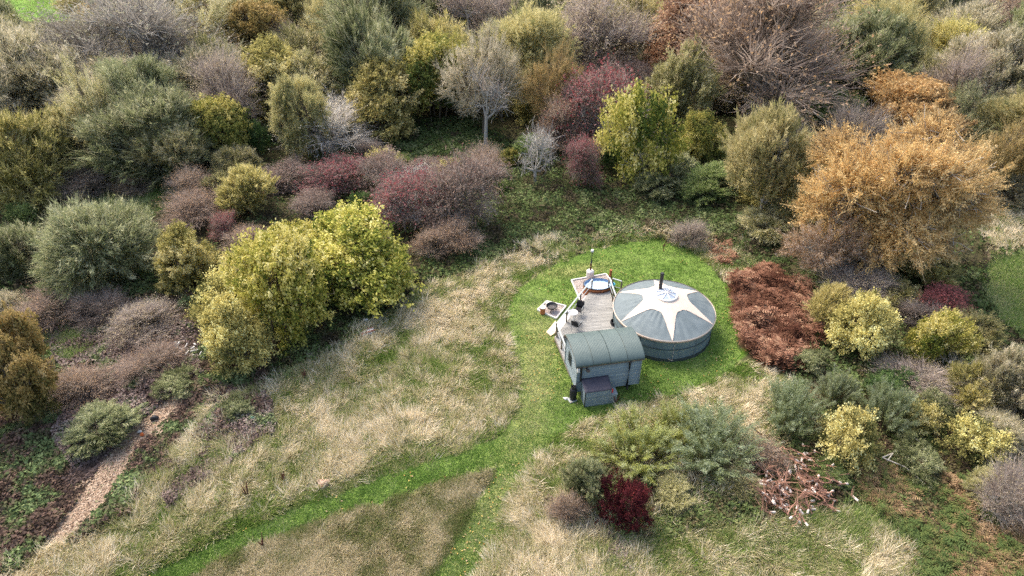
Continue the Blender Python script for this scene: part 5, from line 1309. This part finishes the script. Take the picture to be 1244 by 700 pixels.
mb = MB(); mb.lathe([(0, .30), (.12, .29), (.25, .27)], 18); mb.build('ash', surf('grey_ash', (.16, .15, .15), .95, (.05, .045, .04), 9, .3), fb)
for k in range(3):
    a = k * 2 * PI / 3 - PI / 2 - .3; mb = MB(); mb.tube([(.2 * math.cos(a), .2 * math.sin(a), .26), (.27 * math.cos(a), .27 * math.sin(a), 0)], .02, 6); mb.build('leg', BLACK, fb)
p = V2(667, 368.5, .1); mb = MB(); mb.lathe([(0, .12), (.12, .11), (.2, .05), (.21, .0), (0, 0)], 20, (p.x, p.y, .08)); o = mb.build('lid', WHITE, smooth=True); tag(o, 'white dome-shaped lid at the back corner of the gravel square', 'lid'); o.name = 'bowl_lid'
p = V2(659.2, 380.5, .08); lg = empty('log_stool', (p.x, p.y, .08)); tag(lg, 'orange-brown log stump with a white top beside the fire bowl', 'log stool')
mb = MB(); mb.lathe([(.0, 0), (.16, 0), (.15, .2), (.155, .42), (0, .42)], 16); mb.build('log', ORW, lg, smooth=True)
mb = MB(); mb.lathe([(.0, .421), (.17, .421), (.18, .44), (.17, .46), (0, .465)], 16); mb.build('cushion', WHITE, lg, smooth=True)
p = V2(671.0, 368, .08); mb = MB(); mb.tube([(p.x, p.y, .08), (p.x + .03, p.y, .42)], .014, 6); o = mb.build('fire_poker', BLACK); tag(o, 'black poker standing upright behind the fire bowl', 'poker')

# ------------------------------------------------------------------ small things out in the meadow and scrub
bp = V2(66, 236, 0); bn = empty('bench', (bp.x, bp.y, float(terr(bp.x, bp.y))), math.radians(18)); tag(bn, 'weathered grey bench in the grass under the bushes at far left', 'bench')
GT = surf('silvery_timber', (.34, .36, .37), .8, (.22, .23, .24), 6, .2)
for i in range(4):
    mb = MB(); mb.box((0, -.2 + i * .13, .48), (1.5, .11, .04)); mb.build('slat', GT, bn)
for sx in (-1, 1):
    mb = MB(); mb.box((sx * .62, 0, .23), (.08, .46, .46)); mb.build('leg', GT, bn)
for i in range(2):
    mb = MB(); mb.box((0, .27, .66 + i * .16), (1.5, .03, .12)); mb.build('backrest_slat', GT, bn)
p = V2(447.5, 408.5, 0); z = float(terr(p.x, p.y)); pl = empty('timber_crate', (p.x, p.y, z + .1), math.radians(28)); tag(pl, 'weathered reddish and white timber crate lying in the dry grass by the hazels', 'crate')
REDW = surf('faded_red_timber', (.36, .16, .13), .8, (.24, .11, .09), 6, .2)
for i in range(3):
    mb = MB(); mb.box((0, -.13 + i * .13, .2), (.75, .11, .03)); mb.build('board', REDW if i != 1 else WHITE, pl)
    mb = MB(); mb.box((0, -.215, .02 + i * .06), (.75, .02, .05)); mb.build('board', WHITE, pl)
for sx in (-1, 1):
    mb = MB(); mb.box((sx * .34, 0, .08), (.04, .38, .2)); mb.build('end_board', REDW, pl)
WST = surf('white_stone', (.70, .69, .66), .85, (.52, .50, .46), 4, .2)
def stone(u_, v_, r, label, mat=WST, sd=1, nm='stone', cat='stone'):
    p = V2(u_, v_, 0); z = float(terr(p.x, p.y)); mb = MB(); mb.blob((0, 0, r[2] * .5 + .12), r, sd, .3, 2); o = mb.build(nm, mat, smooth=True); o.location = (p.x, p.y, z); tag(o, label, cat)
stone(445, 394, (.17, .13, .12), 'white stone in the grass just above the timber crate', sd=2)
PKC = surf('pinkish_cap', (.62, .42, .34), .85, (.44, .27, .2), 5, .2)
stone(394, 590, (.30, .20, .16), 'flat pinkish tree stump in the dry grass above the mown path', PKC, 3, 'tree_stump', 'stump')
stone(218, 431, (.14, .14, .42), 'upright white broken stump between the track and the left hazel', sd=4, nm='tree_stump', cat='stump')
stone(189, 512, (.22, .14, .12), 'dark lump at the upper part of the dirt track', BLACKP, 5)
stone(174, 531, (.10, .08, .1), 'small orange scrap lying on the dirt track', surf('orange_scrap', (.7, .18, .05), .6), 6, 'scrap', 'litter')
stone(171, 527, (.13, .07, .06), 'small white scrap beside the orange one on the dirt track', WST, 7, 'scrap', 'litter')
stone(924, 276 - 0, (.12, .1, .1), 'small white stone in the bramble bank above the lawn', WST, 8)
stone(310, 517, (.14, .14, .22), 'small blue-green tree guard in the grass below the left hazel', surf('tree_guard', (.20, .36, .26), .7), 9, 'tree_guard', 'tree guard')
stone(899, 613, (.09, .09, .08), 'tiny white stone left of the cut brush heap', WST, 10)
stone(794, 497, (.07, .07, .08), 'tiny white stone at the edge of the lawn below the hut', WST, 11)
# pale cut logs by the left hazel
ll = empty('log_pile', V2(232, 432, 0)); tag(ll, 'scatter of pale cut logs below the left yellow hazel', 'log pile')
rr = random.Random(8)
for i in range(26):
    mb = MB(); x, y = rr.uniform(-.9, .9), rr.uniform(-.5, .5); a = rr.uniform(0, PI); L = rr.uniform(.15, .45); z = rr.uniform(.15, .45)
    mb.tube([(x, y, z), (x + L * math.cos(a), y + L * math.sin(a), z + rr.uniform(-.08, .1))], rr.uniform(.03, .06), 6); mb.build('log', WST, ll)
# heap of cut brush: rust stems with white cut ends
bh = V2(965, 605, 0); heap = empty('brush_heap', (bh.x, bh.y, float(terr(bh.x, bh.y)))); tag(heap, 'heap of cut rust-red brush with white cut ends in the lower right meadow', 'brush heap')
STEM = surf('rust_brush_stem', (.36, .20, .14), .85, (.19, .10, .07), 6, .1, objvary=.3); WEND = surf('white_cut_wood', (.74, .66, .58), .7, (.66, .58, .52), 8, objvary=.1)
rr = random.Random(12)
def stem_mesh(seed):
    r2 = random.Random(seed); mb = MB(); L = r2.uniform(.5, 1.3); b1 = r2.uniform(-.18, .18); b2 = r2.uniform(-.18, .18)
    mb.tube([(0, 0, 0), (L * .4, b1, .05), (L * .75, b1 + b2, .12), (L, b2, .2)], [.035, .026, .018, .012], 5)
    e = MB(); w1 = r2.uniform(.12, .3); e.tube([(-.015, 0, 0), (w1, b1 * w1 / L * 2, .02)], [.05, .045], 6)
    for s_ in (-1, 1):
        mb.tube([(L * .35, b1, .05), (L * .7, b1 + s_ * .2, .14)], [.015, .008], 4)
    return mb.mesh('stem'), e.mesh('cut_end')
SM = [stem_mesh(i) for i in range(10)]
for a_, b_ in SM: a_.materials.append(STEM); b_.materials.append(WEND)
for i in range(190):
    cx, cy_, a0 = rr.choice([(945, 612, -.6), (950, 585, 1.0), (975, 570, 1.1), (955, 625, -1.2), (990, 598, .3), (935, 560, 1.4), (1000, 610, .1), (940, 600, 2.6)])
    p = V2(cx + rr.gauss(0, 13), cy_ + rr.gauss(0, 11), 0) - bh; ma, mbb = SM[rr.randrange(10)]
    o = link('stem', ma, None, heap); a = a0 + rr.gauss(0, .7) + PI
    o.location = (p.x, p.y, rr.uniform(.12, .65)); o.rotation_euler = (0, rr.uniform(-.7, .25), a)
    if rr.random() < .65:
        e = link('cut_end', mbb, None, o)
# fallen pale branches in the hollow on the right
fb_ = empty('fallen_branch', V2(1075, 556, 0)); tag(fb_, 'long thin pale fallen branches in the bracken hollow at right', 'fallen branch')
for k, (q0, q1) in enumerate((((1072, 556), (1124, 588)), ((1072, 556), (1112, 545)), ((1078, 560), (1096, 538)), ((1095, 530), (1124, 543)))):
    a_, b_ = V2(*q0, .35) - fb_.location, V2(*q1, .55) - fb_.location; m_ = (a_ + b_) / 2 + Vector((.1, .1, .12))
    mb = MB(); mb.tube([a_, m_, b_], [.035, .025, .01], 5); mb.build('branch', PALEB, fb_)
fb2 = empty('fallen_branch', V2(598, 240, 0)); tag(fb2, 'yellowish arching dead branch at the right end of the thorn belt', 'fallen branch')
for q0, q1 in (((592, 222), (618, 248)), ((596, 218), (606, 236)), ((590, 228), (612, 250))):
    a_, b_ = V2(*q1, .2) - fb2.location, V2(*q0, 1.6) - fb2.location; mb = MB(); mb.tube([a_, (a_ + b_) / 2 + Vector((.2, 0, .3)), b_], [.06, .045, .015], 5); mb.build('branch', TANB, fb2)
# dead dock stems
DOCK = surf('dead_dock_stem', (.16, .06, .04), .9, (.09, .035, .025), 8)
for (u_, v_, lab) in ((302, 606, 'dark dead dock stems in the dry grass above the left mown path'), (320, 664, 'dark dead dock stems at the lower edge of the left mown path'), (371, 462, 'rust dead dock stems in the grass below the pair of hazels'), (347, 587, 'small dark clump right of the dock stems above the mown path'), (748, 585 - 95, 'thin dead stem at the lawn edge below the hut')):
    p = V2(u_, v_, 0); d_ = empty('dock_plant', (p.x, p.y, float(terr(p.x, p.y)))); tag(d_, lab, 'dead plant')
    for i in range(5):
        a = rr.uniform(0, 6.28); h = rr.uniform(.5, .9); mb = MB(); mb.tube([(0, 0, 0), (.08 * math.cos(a), .08 * math.sin(a), h * .5), (.16 * math.cos(a), .16 * math.sin(a), h)], [.012, .03, .012], 5); mb.build('stem', DOCK, d_)
p = V2(806, 306, 0); mb = MB(); mb.tube([(p.x, p.y, 0), (p.x - .05, p.y, .5), (p.x + .1, p.y, .9), (p.x - .1, p.y + .1, 1.2)], [.05, .04, .03, .015], 6); mb.tube([(p.x, p.y, .45), (p.x + .3, p.y, .8)], [.03, .01], 5)
o = mb.build('dead_stump', DOCK, smooth=True); tag(o, 'short dark forked stick standing at the top edge of the lawn', 'stick')
